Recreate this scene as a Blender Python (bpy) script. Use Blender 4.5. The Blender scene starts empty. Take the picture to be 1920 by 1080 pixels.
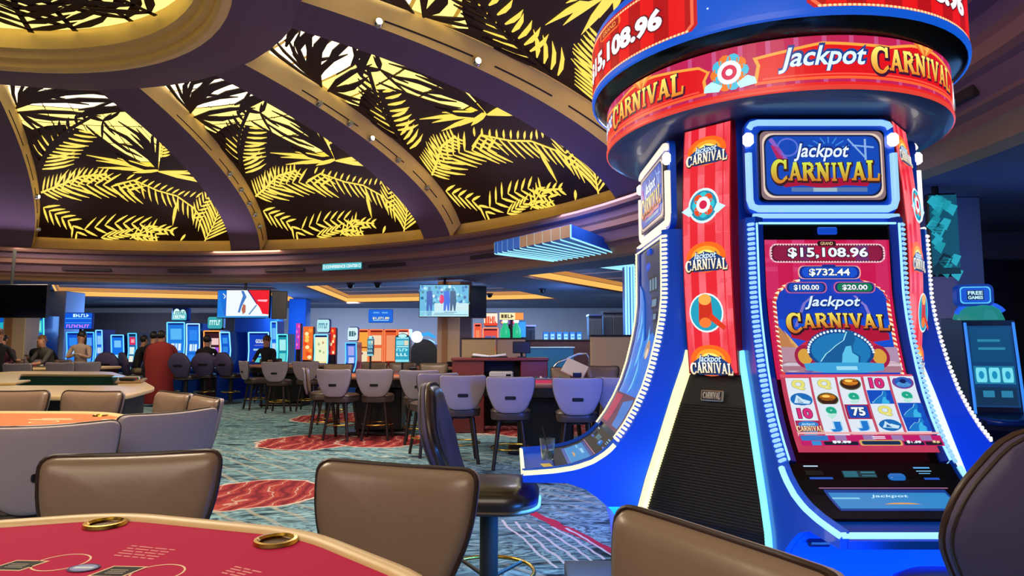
import bpy, bmesh, math, random
from mathutils import Vector, Matrix, Euler
random.seed(7)
PI = math.pi
C = bpy.context.scene.collection
SC = bpy.context.scene

# ------------------------------------------------------------------ camera, world, large lights, exposure
F_PX = 1200.0
PITCH = math.atan(105 / F_PX)
EYE = 1.45
cam_d = bpy.data.cameras.new('camera')
cam_d.sensor_fit = 'HORIZONTAL'; cam_d.sensor_width = 36.0
cam_d.lens = 36.0 * F_PX / 1920.0
cam_d.clip_start = 0.05; cam_d.clip_end = 200
cam = bpy.data.objects.new('camera', cam_d); C.objects.link(cam)
cam.location = (0, 0, EYE); cam.rotation_euler = (PI / 2 + PITCH, 0, 0)
SC.camera = cam

def srgb(h):
    if not isinstance(h, str): return tuple(h)
    h = h.lstrip('#')
    if len(h) == 3: h = ''.join(c * 2 for c in h)
    o = []
    for i in (0, 2, 4):
        c = int(h[i:i + 2], 16) / 255
        o.append(c / 12.92 if c <= 0.04045 else ((c + 0.055) / 1.055) ** 2.4)
    return tuple(o)

w = bpy.data.worlds.new('world'); SC.world = w; w.use_nodes = True
bgn = w.node_tree.nodes['Background']
bgn.inputs[0].default_value = (0.30, 0.24, 0.36, 1); bgn.inputs[1].default_value = 0.66

def area(name, loc, rot, sx, sy, energy, col):
    d = bpy.data.lights.new(name, 'AREA'); d.shape = 'RECTANGLE'; d.size = sx; d.size_y = sy
    d.energy = energy; d.color = col
    o = bpy.data.objects.new(name, d); C.objects.link(o); o.location = loc; o.rotation_euler = rot
    return o
def spot_pt(name, loc, energy, col, r=0.25):
    d = bpy.data.lights.new(name, 'POINT'); d.energy = energy; d.color = col; d.shadow_soft_size = r
    o = bpy.data.objects.new(name, d); C.objects.link(o); o.location = loc
    return o
DC = (-7.32, 4.41)                                   # centre of the dome's rim
DT = (-6.49, 5.25)                                   # centre of the crown ring (the dome is a little off round)
# added fill lights: behind the camera, up from the dome rim, over the floor
area('rear_fill', (-1.5, -1.5, 3.6), (math.radians(28), 0, 0), 5, 2.5, 190, (1, 0.84, 0.66))
for k in range(9):
    a = math.radians(135 - 24 * k)
    r = 9.3
    o = area('rim_fill', (DC[0] + r * math.cos(a), DC[1] + r * math.sin(a), 3.62), (0, 0, 0), 2.2, 0.7, 8, (0.78, 0.66, 1.0))  # uplight added to brighten the rib undersides, without a fitting
    o.rotation_euler = Vector((-math.cos(a) * 0.5, -math.sin(a) * 0.5, 0.9)).to_track_quat('-Z', 'Y').to_euler()
for (x, y, e, col) in ((-6, 14.5, 110, (1, .8, .6)), (-2, 9.2, 130, (1, .82, .66)), (1.0, 9.5, 70, (.85, .8, 1)),
                       (-3.2, 4.6, 150, (1, .82, .62)), (-10, 13, 90, (1, .8, .6))):
    area('overhead_fill', (x, y, 3.55), (0, 0, 0), 1.6, 1.6, e, col)  # fill added above the tables, not a built lamp
for (x, y, e) in ((-7, 19.2, 130), (-2.2, 19.2, 130), (-11.5, 19, 130), (1.5, 16.2, 70), (4.6, 5.2, 12)):
    spot_pt('machine_glow', (x, y, 2.1), e, (0.16, 0.42, 1.0), 0.5)
for (x, y, e) in ((-13, 21.5, 260), (-6.5, 22.5, 260), (-1, 22, 260), (3.5, 18.5, 150), (1.5, 13.5, 60)):
    area('back_fill', (x, y, 2.86), (math.radians(12), 0, 0), 2.0, 1.0, e, (0.86, 0.9, 1.0))  # fill added to brighten the far back wall
area('rear_screen_spill', (1.44, 4.6, 1.55), (math.radians(80), 0, 0), .6, .9, 95, (.015, .15, 1.0))
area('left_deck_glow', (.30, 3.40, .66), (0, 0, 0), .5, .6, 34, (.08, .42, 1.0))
SC.view_settings.view_transform = 'Standard'
SC.view_settings.look = 'None'
SC.view_settings.gamma = 1.0
SC.view_settings.use_curve_mapping = False
SC.view_settings.exposure = 0.0
SC.cycles.use_denoising = True
SC.cycles.max_bounces = 6
SC.cycles.sample_clamp_indirect = 6.0

# ------------------------------------------------------------------ helpers
_c, _s = math.cos(PITCH), math.sin(PITCH)
def at(px, py, Y):
    r = (px - 960) / F_PX; u = (540 - py) / F_PX
    t = Y / (_c - u * _s)
    return Vector((r * t, Y, EYE + (_s + u * _c) * t))
def onz(px, py, z):
    r = (px - 960) / F_PX; u = (540 - py) / F_PX
    t = (z - EYE) / (_s + u * _c)
    return Vector((r * t, (_c - u * _s) * t, z))
def row_of(Y, z):
    zz = z - EYE
    return 540 - F_PX * (-Y * _s + zz * _c) / (Y * _c + zz * _s)

_mats = {}
def mat(name, col=(0.5, 0.5, 0.5), rough=0.5, metal=0.0, emit=None, es=1.0, coat=0.0, noise=0.0, nscale=40, bump=0.0, trans=0.0, alpha=1.0, spec=0.5):
    if name in _mats: return _mats[name]
    m = bpy.data.materials.new(name); m.use_nodes = True
    nt = m.node_tree; b = nt.nodes['Principled BSDF']
    c = srgb(col)
    if emit is not None: c = tuple(x * 0.12 for x in c)      # lamp covers and lit panels are dark when off
    b.inputs['Base Color'].default_value = (*c, 1)
    b.inputs['Roughness'].default_value = rough
    b.inputs['Metallic'].default_value = metal
    b.inputs['Specular IOR Level'].default_value = spec
    if coat: b.inputs['Coat Weight'].default_value = coat
    if trans: b.inputs['Transmission Weight'].default_value = trans
    if alpha < 1: b.inputs['Alpha'].default_value = alpha
    if emit is not None:
        b.inputs['Emission Color'].default_value = (*srgb(emit), 1)
        b.inputs['Emission Strength'].default_value = es
    if noise or bump:
        tc = nt.nodes.new('ShaderNodeTexCoord')
        n = nt.nodes.new('ShaderNodeTexNoise'); n.inputs['Scale'].default_value = nscale; n.inputs['Detail'].default_value = 4
        nt.links.new(tc.outputs['Object'], n.inputs['Vector'])
        if noise:
            mx = nt.nodes.new('ShaderNodeMix'); mx.data_type = 'RGBA'
            mx.inputs[6].default_value = (*[max(0, x * (1 - noise)) for x in c], 1)
            mx.inputs[7].default_value = (*[min(1, x * (1 + noise)) for x in c], 1)
            nt.links.new(n.outputs['Fac'], mx.inputs[0]); nt.links.new(mx.outputs[2], b.inputs['Base Color'])
        if bump:
            bp = nt.nodes.new('ShaderNodeBump'); bp.inputs['Strength'].default_value = bump; bp.inputs['Distance'].default_value = 0.004
            nt.links.new(n.outputs['Fac'], bp.inputs['Height']); nt.links.new(bp.outputs['Normal'], b.inputs['Normal'])
    _mats[name] = m
    return m
def print_mat(name, es=1.0, rough=0.3):
    """flat print or a lit screen: colour comes from the print's own colour attribute"""
    if name in _mats: return _mats[name]
    m = bpy.data.materials.new(name); m.use_nodes = True
    nt = m.node_tree; b = nt.nodes['Principled BSDF']
    a = nt.nodes.new('ShaderNodeAttribute'); a.attribute_name = 'Col'
    b.inputs['Roughness'].default_value = rough
    if es > 0:
        b.inputs['Base Color'].default_value = (0.01, 0.01, 0.01, 1)
        nt.links.new(a.outputs['Color'], b.inputs['Emission Color']); b.inputs['Emission Strength'].default_value = es
    else:
        nt.links.new(a.outputs['Color'], b.inputs['Base Color'])
    _mats[name] = m
    return m

def finish(me, smooth):
    if smooth:
        me.polygons.foreach_set('use_smooth', [True] * len(me.polygons))
        try: me.set_sharp_from_angle(angle=math.radians(smooth if smooth > 1 else 40))
        except Exception: pass
def link(name, me, parent=None, loc=(0, 0, 0), rot=(0, 0, 0)):
    o = bpy.data.objects.new(name, me); C.objects.link(o)
    o.location = loc; o.rotation_euler = rot
    if parent: o.parent = parent
    return o
class MB:
    def __init__(s): s.v = []; s.f = []; s.mi = []
    def add(s, vs, fs, mi=0):
        n = len(s.v); s.v += [tuple(v) for v in vs]
        s.f += [[i + n for i in f] for f in fs]; s.mi += [mi] * len(fs)
        return s
    def box(s, c, d, ch=0.0, R=None, mi=0):
        hx, hy, hz = d[0] / 2, d[1] / 2, d[2] / 2
        M = R if R is not None else Matrix.Identity(3)
        c = Vector(c)
        if ch <= 0:
            vs = [M @ Vector((x, y, z)) + c for x in (-hx, hx) for y in (-hy, hy) for z in (-hz, hz)]
            return s.add(vs, [(0, 1, 3, 2), (4, 6, 7, 5), (0, 4, 5, 1), (2, 3, 7, 6), (0, 2, 6, 4), (1, 5, 7, 3)], mi)
        ch = min(ch, hx * .9, hy * .9, hz * .9)
        bm = bmesh.new(); bmesh.ops.create_cube(bm, size=1)
        for v in bm.verts: v.co = Vector((v.co.x * hx * 2, v.co.y * hy * 2, v.co.z * hz * 2))
        bmesh.ops.bevel(bm, geom=list(bm.edges), offset=ch, segments=1, affect='EDGES', profile=0.5)
        bm.verts.index_update()
        s.add([M @ v.co + c for v in bm.verts], [[v.index for v in f.verts] for f in bm.faces], mi)
        bm.free(); return s
    def tube(s, pts, r, n=8, closed=False, mi=0, flat=1.0):
        pts = [Vector(p) for p in pts]; L = len(pts)
        rs = r if isinstance(r, (list, tuple)) else [r] * L
        T = []
        for i in range(L):
            a = pts[(i - 1) % L] if (closed or i > 0) else pts[i]
            b = pts[(i + 1) % L] if (closed or i < L - 1) else pts[i]
            T.append((b - a).normalized())
        up = Vector((0, 0, 1)) if abs(T[0].z) < .9 else Vector((1, 0, 0))
        N = (up - T[0] * up.dot(T[0])).normalized()
        vs = []
        for i in range(L):
            N = (N - T[i] * N.dot(T[i])).normalized(); B = T[i].cross(N)
            for k in range(n):
                a = 2 * PI * k / n
                vs.append(pts[i] + (N * math.cos(a) * flat + B * math.sin(a)) * rs[i])
        fs = []
        for i in range(L if closed else L - 1):
            j = (i + 1) % L
            for k in range(n):
                k2 = (k + 1) % n
                fs.append((i * n + k, i * n + k2, j * n + k2, j * n + k))
        if not closed:
            fs.append(tuple(range(n - 1, -1, -1))); fs.append(tuple((L - 1) * n + k for k in range(n)))
        return s.add(vs, fs, mi)
    def lathe(s, prof, n=24, a0=0, a1=2 * PI, c=(0, 0), mi=0, close=False):
        full = abs(a1 - a0 - 2 * PI) < 1e-6; m = n if full else n + 1
        P = len(prof); vs = []
        for i in range(m):
            a = a0 + (a1 - a0) * i / n
            for (r, z) in prof: vs.append((c[0] + r * math.cos(a), c[1] + r * math.sin(a), z))
        fs = []
        for i in range(n):
            j = (i + 1) % m
            for k in range(P if close else P - 1):
                k2 = (k + 1) % P
                fs.append((i * P + k, j * P + k, j * P + k2, i * P + k2))
        if close and not full:
            fs.append(tuple(range(P))); fs.append(tuple(n * P + k for k in range(P - 1, -1, -1)))
        return s.add(vs, fs, mi)
    def disc(s, c, r, n=24, z=0, mi=0):
        return s.add([(c[0] + r * math.cos(2 * PI * k / n), c[1] + r * math.sin(2 * PI * k / n), z) for k in range(n)], [tuple(range(n))], mi)
    def prism(s, poly, lo, hi, axis='z', mi=0, caps=True):
        def P(a, b, h):
            return {'z': (a, b, h), 'x': (h, a, b), 'y': (a, h, b)}[axis]
        n = len(poly)
        vs = [P(a, b, lo) for a, b in poly] + [P(a, b, hi) for a, b in poly]
        fs = [(i, (i + 1) % n, n + (i + 1) % n, n + i) for i in range(n)]
        if caps: fs += [tuple(range(n - 1, -1, -1)), tuple(range(n, 2 * n))]
        return s.add(vs, fs, mi)
    def pillow(s, outline, rings, warp=None, mi=0):
        """outline: list of 2D points; rings: list of (scale, height) from the middle of one side round to the middle of the other"""
        n = len(outline)
        cx = sum(p[0] for p in outline) / n; cz = sum(p[1] for p in outline) / n
        vs = []
        W = warp or (lambda x, z, h: (x, h, z))
        vs.append(W(cx, cz, rings[0][1]))
        body = rings[1:-1]
        for (t, h) in body:
            for (x, z) in outline: vs.append(W(cx + (x - cx) * t, cz + (z - cz) * t, h))
        vs.append(W(cx, cz, rings[-1][1]))
        fs = [(0, 1 + k, 1 + (k + 1) % n) for k in range(n)]
        for i in range(len(body) - 1):
            a = 1 + i * n; b = a + n
            for k in range(n):
                k2 = (k + 1) % n
                fs.append((a + k, b + k, b + k2, a + k2))
        a = 1 + (len(body) - 1) * n; last = len(vs) - 1
        fs += [(last, a + (k + 1) % n, a + k) for k in range(n)]
        return s.add(vs, fs, mi)
    def mesh(s, name, mats, smooth=0):
        me = bpy.data.meshes.new(name)
        me.from_pydata(s.v, [], s.f)
        bm = bmesh.new(); bm.from_mesh(me); bmesh.ops.recalc_face_normals(bm, faces=bm.faces); bm.to_mesh(me); bm.free()
        for m in (mats if isinstance(mats, (list, tuple)) else [mats]): me.materials.append(m)
        if any(s.mi): me.polygons.foreach_set('material_index', s.mi)
        finish(me, smooth); me.update()
        return me
    def build(s, name, mats, parent=None, loc=(0, 0, 0), rot=(0, 0, 0), smooth=0):
        return link(name, s.mesh(name, mats, smooth), parent, loc, rot)
def rrect(w, h, r, n=4, cx=0, cy=0):
    o = []
    for (sx, sy, a0) in ((1, 1, 0), (-1, 1, 90), (-1, -1, 180), (1, -1, 270)):
        for k in range(n + 1):
            a = math.radians(a0 + 90 * k / n)
            o.append((cx + sx * (w / 2 - r) + r * math.cos(a), cy + sy * (h / 2 - r) + r * math.sin(a)))
    return o
def thing(name, label, cat, loc=(0, 0, 0), rz=0, group=None):
    o = bpy.data.objects.new(name, None); C.objects.link(o)
    o.empty_display_size = 0.1
    o.location = loc; o.rotation_euler = (0, 0, rz)
    o['label'] = label; o['category'] = cat
    if group: o['group'] = group
    return o
def tag(o, label, cat, group=None):
    o['label'] = label; o['category'] = cat
    if group: o['group'] = group
    return o
def struct(o): o['kind'] = 'structure'; return o
def copy_tree(o, parent=None):
    kids = [x for x in o.children]
    c = o.copy(); C.objects.link(c)
    if parent: c.parent = parent
    for k in kids: copy_tree(k, c)
    return c

# ------------------------------------------------------------------ flat print: lettering, symbols and pictures as thin coloured polygons
_txt = {}
def glyphs(t, bold):
    key = (t, bold)
    if key in _txt: return _txt[key]
    cu = bpy.data.curves.new('lettering', 'FONT'); cu.body = t; cu.offset = bold; cu.resolution_u = 3; cu.fill_mode = 'FRONT'
    ob = bpy.data.objects.new('lettering', cu)
    me = bpy.data.meshes.new_from_object(ob)
    V = [(v.co.x, v.co.y) for v in me.vertices]; Fc = [list(p.vertices) for p in me.polygons]
    bpy.data.objects.remove(ob); bpy.data.curves.remove(cu); bpy.data.meshes.remove(me)
    _txt[key] = (V, Fc); return _txt[key]
def _seg(p, q, w):
    dx, dy = q[0] - p[0], q[1] - p[1]; L = math.hypot(dx, dy) or 1
    nx, ny = -dy / L * w / 2, dx / L * w / 2
    return [(p[0] + nx, p[1] + ny), (q[0] + nx, q[1] + ny), (q[0] - nx, q[1] - ny), (p[0] - nx, p[1] - ny)]
def slab(ch, g=0.0):
    """slab-serif capitals on a unit box, y up; g widens every stroke for the outline"""
    T = .26 + g; t = .14 + g; S = .12 + g
    def serif(x, y, w=.34): return [(x - w / 2 - g / 2, y - S / 2), (x + w / 2 + g / 2, y - S / 2), (x + w / 2 + g / 2, y + S / 2), (x - w / 2 - g / 2, y + S / 2)]
    if ch == 'A': return [_seg((.18, 0), (.5, 1), t + .04), _seg((.82, 0), (.5, 1), T), _seg((.3, .32), (.7, .32), t), serif(.16, .05), serif(.84, .05)]
    if ch == 'R':
        arc = [(.5 + .26 * math.cos(math.radians(a)), .74 + .21 * math.sin(math.radians(a))) for a in range(90, -91, -30)]
        return [_seg((.22, 0), (.22, 1), T), serif(.22, .05), serif(.2, .95, .3), _seg((.22, .95), (.5, .95), t), _seg((.22, .5), (.5, .52), t)] + [_seg(arc[i], arc[i + 1], t + .06) for i in range(len(arc) - 1)] + [_seg((.5, .52), (.84, .02), T), serif(.84, .05)]
    if ch == 'N': return [_seg((.2, 0), (.2, 1), t + .04), _seg((.2, 1), (.8, 0), T), _seg((.8, 0), (.8, 1), t + .04), serif(.2, .05), serif(.16, .95), serif(.8, .95)]
    if ch == 'I': return [_seg((.5, 0), (.5, 1), T + .04), serif(.5, .05, .6), serif(.5, .95, .6)]
    if ch == 'V': return [_seg((.16, 1), (.5, 0), T), _seg((.84, 1), (.5, 0), t + .04), serif(.16, .95), serif(.84, .95)]
    if ch == 'L': return [_seg((.3, 0), (.3, 1), T), _seg((.1, .06), (.92, .06), t), _seg((.88, .0), (.94, .36), t), serif(.3, .95, .46)]
    if ch == 'C':
        o = []; A0, A1, N = 40, 322, 20
        def q(k):
            f = k / N; a = math.radians(A0 + (A1 - A0) * f); th = (.10 + .20 * math.sin(PI * f) ** 1.4)
            c, s_ = math.cos(a), math.sin(a); e = g / 2
            return (.54 + (.46 + e) * c, .5 + (.50 + e) * s_), (.54 + (.46 - th - e) * c, .5 + (.50 - th * .8 - e) * s_)
        for k in range(N):
            p0, i0 = q(k); p1, i1 = q(k + 1); o.append([p0, p1, i1, i0])
        return o + [_seg((.86, .60 - g / 2), (.86, .98 + g / 2), t), [(.62 - g / 2, .04 - g / 2), (.96 + g / 2, .2 - g / 2), (.92 + g / 2, .34 + g / 2), (.74, .22 + g / 2)]]
    return [_seg((.5, 0), (.5, 1), T)]
class Art:
    def __init__(s, ydown=True, ax=1.0): s.P = []; s.lev = 0; s.sy = -1 if ydown else 1; s.ax = ax
    def up(s): s.lev += 1; return s
    def poly(s, pts, col): s.P.append((pts, col if callable(col) else srgb(col), s.lev)); return s
    def rect(s, x0, y0, x1, y1, col): return s.poly([(x0, y0), (x1, y0), (x1, y1), (x0, y1)], col)
    def rr(s, x0, y0, x1, y1, r, col, n=3): return s.poly([(x * s.ax + (x0 + x1) / 2, y) for x, y in rrect((x1 - x0) / s.ax, y1 - y0, r, n, 0, (y0 + y1) / 2)], col)
    def ell(s, cx, cy, rx, ry, col, n=18): return s.poly([(cx + rx * math.cos(2 * PI * k / n), cy + ry * math.sin(2 * PI * k / n)) for k in range(n)], col)
    def ring(s, cx, cy, rx, ry, w, col, n=24, a0=0, a1=360):
        for k in range(n):
            a = math.radians(a0 + (a1 - a0) * k / n); b = math.radians(a0 + (a1 - a0) * (k + 1) / n)
            s.poly([(cx + rx * math.cos(a), cy + ry * math.sin(a)), (cx + rx * math.cos(b), cy + ry * math.sin(b)),
                    (cx + (rx - w) * math.cos(b), cy + (ry - w) * math.sin(b)), (cx + (rx - w) * math.cos(a), cy + (ry - w) * math.sin(a))], col)
        return s
    def line(s, pts, w, col):
        for i in range(len(pts) - 1): s.poly(_seg(pts[i], pts[i + 1], w), col)
        return s
    def dots(s, pts, step, r, col, n=6):
        acc = 0.0
        for i in range(len(pts) - 1):
            (x0, y0), (x1, y1) = pts[i], pts[i + 1]; L = math.hypot(x1 - x0, y1 - y0)
            while acc < L:
                s.ell(x0 + (x1 - x0) * acc / L, y0 + (y1 - y0) * acc / L, r, r, col, n); acc += step
            acc -= L
        return s
    def text(s, t, x0, yc, x1, h, col, bold=0.02, shear=0.0, out=None, ob=0.05, od=(0, 0), warp=None):
        V, Fc = glyphs(t, bold)
        xs = [v[0] for v in V]; ys = [v[1] for v in V]
        xa, xb, ya, yb = min(xs), max(xs), min(ys), max(ys)
        kx = (x1 - x0) / (xb - xa); ky = h / (yb - ya)
        def M(VV, dx=0, dy=0):
            o = []
            for (x, y) in VV:
                X = x0 + (x - xa) * kx + shear * (y - (ya + yb) / 2) * kx + dx; Y = (y - (ya + yb) / 2) * ky
                Y = yc + s.sy * Y + dy
                if warp: X, Y = warp(X, Y)
                o.append((X, Y))
            return o
        if out is not None:
            V2, F2 = glyphs(t, bold + ob); m = M(V2, *od)
            for f in F2: s.poly([m[i] for i in f], out)
            s.up()
        m = M(V)
        for f in Fc: s.poly([m[i] for i in f], col)
        s.up(); return s
    def carnival(s, x0, y0, x1, y1, top, bot, out, first=1.35, arch=0.0):
        """CARNIVAL in slab capitals, larger C and L; y0 is the top edge"""
        word = 'CARNIVAL'; ws = [1.25, .92, .95, .95, .55, .9, .95, .95]
        tot = sum(ws); u = (x1 - x0) / tot
        for pas in (0, 1):
            x = x0
            for i, ch in enumerate(word):
                wd = ws[i] * u; H = (y1 - y0)
                big = first if i == 0 else (1.12 if i == 7 else 1.0)
                xm = (x + wd / 2 - x0) / (x1 - x0) * 2 - 1
                off = arch * H * xm * xm
                ya = y0 + off - H * (big - 1) * .35; yb = y1 + off + H * (big - 1) * .65
                for q in slab(ch, .14 if pas == 0 else 0):
                    pts = [(x + wd * px, yb + (ya - yb) * py) for (px, py) in q]
                    if pas == 0: s.poly([(a + u * .05, b + H * .05) for a, b in pts], out)
                    else:
                        ym = (ya + yb) / 2; ct, cb = srgb(top), srgb(bot)
                        s.poly(pts, (lambda X, Y, ya=ya, yb=yb, ct=ct, cb=cb: tuple(ct[k] + (cb[k] - ct[k]) * max(0, min(1, (Y - ya) / (yb - ya))) for k in range(3))))
                x += wd
            s.up()
        return s
    def script(s, x0, yc, x1, h, col, out):
        return s.text('Jackpot', x0, yc, x1, h, col, bold=0.018, shear=0.28, out=out, ob=0.05, od=((x1 - x0) * .01, h * .05))
    def build(s, name, mapping, m, parent=None, xs=(), ys=(), eps=0.0008, loc=(0, 0, 0), rot=(0, 0, 0)):
        bm = bmesh.new(); lay = bm.faces.layers.int.new('ci')
        for i, (pts, col, lv) in enumerate(s.P):
            try: f = bm.faces.new([bm.verts.new((p[0], p[1], lv)) for p in pts])
            except ValueError: continue
            f[lay] = i
        if xs or ys:
            bmesh.ops.triangulate(bm, faces=[f for f in bm.faces if len(f.verts) > 4])
        for x in xs: bmesh.ops.bisect_plane(bm, geom=bm.verts[:] + bm.edges[:] + bm.faces[:], plane_co=(x, 0, 0), plane_no=(1, 0, 0), dist=1e-6)
        for y in ys: bmesh.ops.bisect_plane(bm, geom=bm.verts[:] + bm.edges[:] + bm.faces[:], plane_co=(0, y, 0), plane_no=(0, 1, 0), dist=1e-6)
        cols = []
        for f in bm.faces:
            c = s.P[f[lay]][1]
            for v in f.verts: cols += [*(c(v.co.x, v.co.y) if callable(c) else c), 1.0]
        for v in bm.verts: v.co = Vector(mapping(v.co.x, v.co.y, v.co.z * eps))
        me = bpy.data.meshes.new(name); bm.to_mesh(me); bm.free()
        at_ = me.color_attributes.new('Col', 'FLOAT_COLOR', 'CORNER'); at_.data.foreach_set('color', cols)
        me.materials.append(m)
        return link(name, me, parent, loc, rot)
def lin(a, b, n): return [a + (b - a) * k / n for k in range(1, n)]

SCREEN = print_mat('lit_screen_print', 1.0)
SIGNLIT = print_mat('backlit_sign_print', 1.15)
PRINT = print_mat('flat_print', 0, 0.8)
# ------------------------------------------------------------------ floor: patterned casino carpet
def carpet():
    m = bpy.data.materials.new('patterned_carpet'); m.use_nodes = True
    nt = m.node_tree; N = nt.nodes; L = nt.links; b = N['Principled BSDF']
    b.inputs['Roughness'].default_value = 0.95; b.inputs['Specular IOR Level'].default_value = 0.15
    tc = N.new('ShaderNodeTexCoord')
    def noise(sc, det=3, vec=None, dist=0.0):
        n = N.new('ShaderNodeTexNoise'); n.inputs['Scale'].default_value = sc; n.inputs['Detail'].default_value = det
        n.inputs['Distortion'].default_value = dist
        L.new(vec or tc.outputs['Object'], n.inputs['Vector']); return n
    def ramp(src, stops, mode='LINEAR'):
        r = N.new('ShaderNodeValToRGB'); r.color_ramp.interpolation = mode
        e = r.color_ramp.elements
        while len(e) < len(stops): e.new(0.5)
        for k, (p, c) in enumerate(stops): e[k].position = p; e[k].color = (*srgb(c), 1)
        L.new(src, r.inputs[0]); return r
    def mix(fac, a, bb):
        x = N.new('ShaderNodeMix'); x.data_type = 'RGBA'
        if isinstance(fac, float): x.inputs[0].default_value = fac
        else: L.new(fac, x.inputs[0])
        for i, v in ((6, a), (7, bb)):
            if isinstance(v, str): x.inputs[i].default_value = (*srgb(v), 1)
            else: L.new(v, x.inputs[i])
        return x.outputs[2]
    def math_(op, a, bb=None):
        x = N.new('ShaderNodeMath'); x.operation = op
        for i, v in enumerate((a, bb)):
            if v is None: continue
            if isinstance(v, (int, float)): x.inputs[i].default_value = v
            else: L.new(v, x.inputs[i])
        return x.outputs[0]
    # swirling blue grey ground
    mp = N.new('ShaderNodeMapping'); mp.inputs['Scale'].default_value = (0.55, 1.5, 1); mp.inputs['Rotation'].default_value = (0, 0, 0.5)
    L.new(tc.outputs['Object'], mp.inputs[0])
    n1 = noise(1.7, 6, mp.outputs[0], 2.6)
    base = ramp(n1.outputs['Fac'], [(0.30, '#1c2834'), (0.39, '#46626f'), (0.45, '#8cbccb'), (0.49, '#3a5260'), (0.55, '#9cccd4'), (0.60, '#33495a'), (0.66, '#7fb0c0'), (0.73, '#c8d0bc'), (0.8, '#5a7c8a')])
    # curved contour lines
    wv = N.new('ShaderNodeTexWave'); wv.wave_type = 'RINGS'; wv.inputs['Scale'].default_value = 0.9; wv.inputs['Distortion'].default_value = 5.0
    wv.inputs['Detail'].default_value = 1.5; wv.inputs['Detail Scale'].default_value = 0.6
    L.new(tc.outputs['Object'], wv.inputs['Vector'])
    ln = ramp(wv.outputs['Fac'], [(0.0, '#000000'), (0.90, '#000000'), (0.95, '#ffffff'), (1.0, '#ffffff')])
    col = mix(math_('MULTIPLY', ln.outputs[0], 0.3), base.outputs[0], '#1a2730')
    big = noise(0.45, 2)
    sel = ramp(big.outputs['Fac'], [(0.5, '#000000'), (0.56, '#ffffff')])
    # bundles of parallel pale lines
    w2 = N.new('ShaderNodeTexWave'); w2.wave_type = 'BANDS'; w2.bands_direction = 'DIAGONAL'; w2.inputs['Scale'].default_value = 2.1; w2.inputs['Distortion'].default_value = 1.6
    w2.inputs['Detail'].default_value = 0.0
    L.new(tc.outputs['Object'], w2.inputs['Vector'])
    l2 = ramp(w2.outputs['Fac'], [(0.86, '#000000'), (0.93, '#ffffff')])
    col = mix(math_('MULTIPLY', math_('MULTIPLY', l2.outputs[0], sel.outputs[0]), 0.55), col, '#b9b4a0')
    # red medallions woven into the carpet
    sep = N.new('ShaderNodeSeparateXYZ'); L.new(tc.outputs['Object'], sep.inputs[0])
    wob = noise(3.0, 2)
    rays = N.new('ShaderNodeTexWave'); rays.inputs['Scale'].default_value = 1.5; rays.inputs['Distortion'].default_value = 11; rays.inputs['Detail'].default_value = 3; L.new(tc.outputs['Object'], rays.inputs['Vector'])
    redc = ramp(rays.outputs['Fac'], [(0.0, '#74222c'), (0.35, '#a83a3e'), (0.6, '#8c2c38'), (0.85, '#bc5040'), (0.975, '#a03a3e'), (1.0, '#d0a898')])
    for (x, y, r) in MEDALLIONS:
        dx = math_('SUBTRACT', sep.outputs[0], x); dy = math_('SUBTRACT', sep.outputs[1], y)
        d = math_('SQRT', math_('ADD', math_('MULTIPLY', dx, dx), math_('MULTIPLY', dy, dy)))
        d = math_('ADD', d, math_('MULTIPLY', math_('SUBTRACT', wob.outputs['Fac'], 0.5), r * 0.35))
        edge = N.new('ShaderNodeMapRange'); edge.inputs['From Min'].default_value = r; edge.inputs['From Max'].default_value = r * 0.97
        L.new(d, edge.inputs['Value'])
        rim = math_('MULTIPLY', edge.outputs[0], math_('GREATER_THAN', d, r * 0.93))
        col = mix(edge.outputs[0], col, redc.outputs[0]); col = mix(math_('MULTIPLY', rim, 0.8), col, '#e3d6c8')
    # red ribbon sweeping past the slot chair
    rb = None
    for (x0, y0, x1, y1, wd) in RIBBONS:
        dx, dy = x1 - x0, y1 - y0; Ln = math.hypot(dx, dy); nx, ny = -dy / Ln, dx / Ln
        q = math_('ADD', math_('MULTIPLY', math_('SUBTRACT', sep.outputs[0], x0), nx), math_('MULTIPLY', math_('SUBTRACT', sep.outputs[1], y0), ny))
        q = math_('ADD', q, math_('MULTIPLY', math_('SUBTRACT', wob.outputs['Fac'], 0.5), 0.10))
        along = math_('ADD', math_('MULTIPLY', math_('SUBTRACT', sep.outputs[0], x0), dx / Ln), math_('MULTIPLY', math_('SUBTRACT', sep.outputs[1], y0), dy / Ln))
        k = math_('MULTIPLY', math_('LESS_THAN', math_('ABSOLUTE', q), wd), math_('MULTIPLY', math_('GREATER_THAN', along, 0.0), math_('LESS_THAN', along, Ln)))
        col = mix(k, col, '#c93050' if wd > .03 else '#d8d4d8')
    fine = noise(220, 2)
    col = mix(math_('MULTIPLY', fine.outputs['Fac'], 0.22), col, '#20262c')
    L.new(col, b.inputs['Base Color'])
    bp = N.new('ShaderNodeBump'); bp.inputs['Strength'].default_value = 0.3; bp.inputs['Distance'].default_value = 0.003
    L.new(fine.outputs['Fac'], bp.inputs['Height']); L.new(bp.outputs['Normal'], b.inputs['Normal'])
    return m
MEDALLIONS = [(*onz(640, 783, 0)[:2], .95), (*onz(585, 828, 0)[:2], .8), (*onz(720, 826, 0)[:2], .7), (*onz(480, 925, 0)[:2], .66), (*onz(1000, 800, 0)[:2], 1.3),
              (*onz(430, 735, 0)[:2], 1.6), (*onz(1010, 960, 0)[:2], .0), (*onz(925, 905, 0)[:2], .38)]
def _rib(a, b, wd):
    p = onz(*a, 0); q = onz(*b, 0); return (p.x, p.y, q.x, q.y, wd)
RIBBONS = [_rib((985, 955), (1150, 1035), .045)] + [_rib((940 + 24 * k, 975 + 3 * k), (1045 + 22 * k, 1065 - 4 * k), .011) for k in range(6)]
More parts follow.
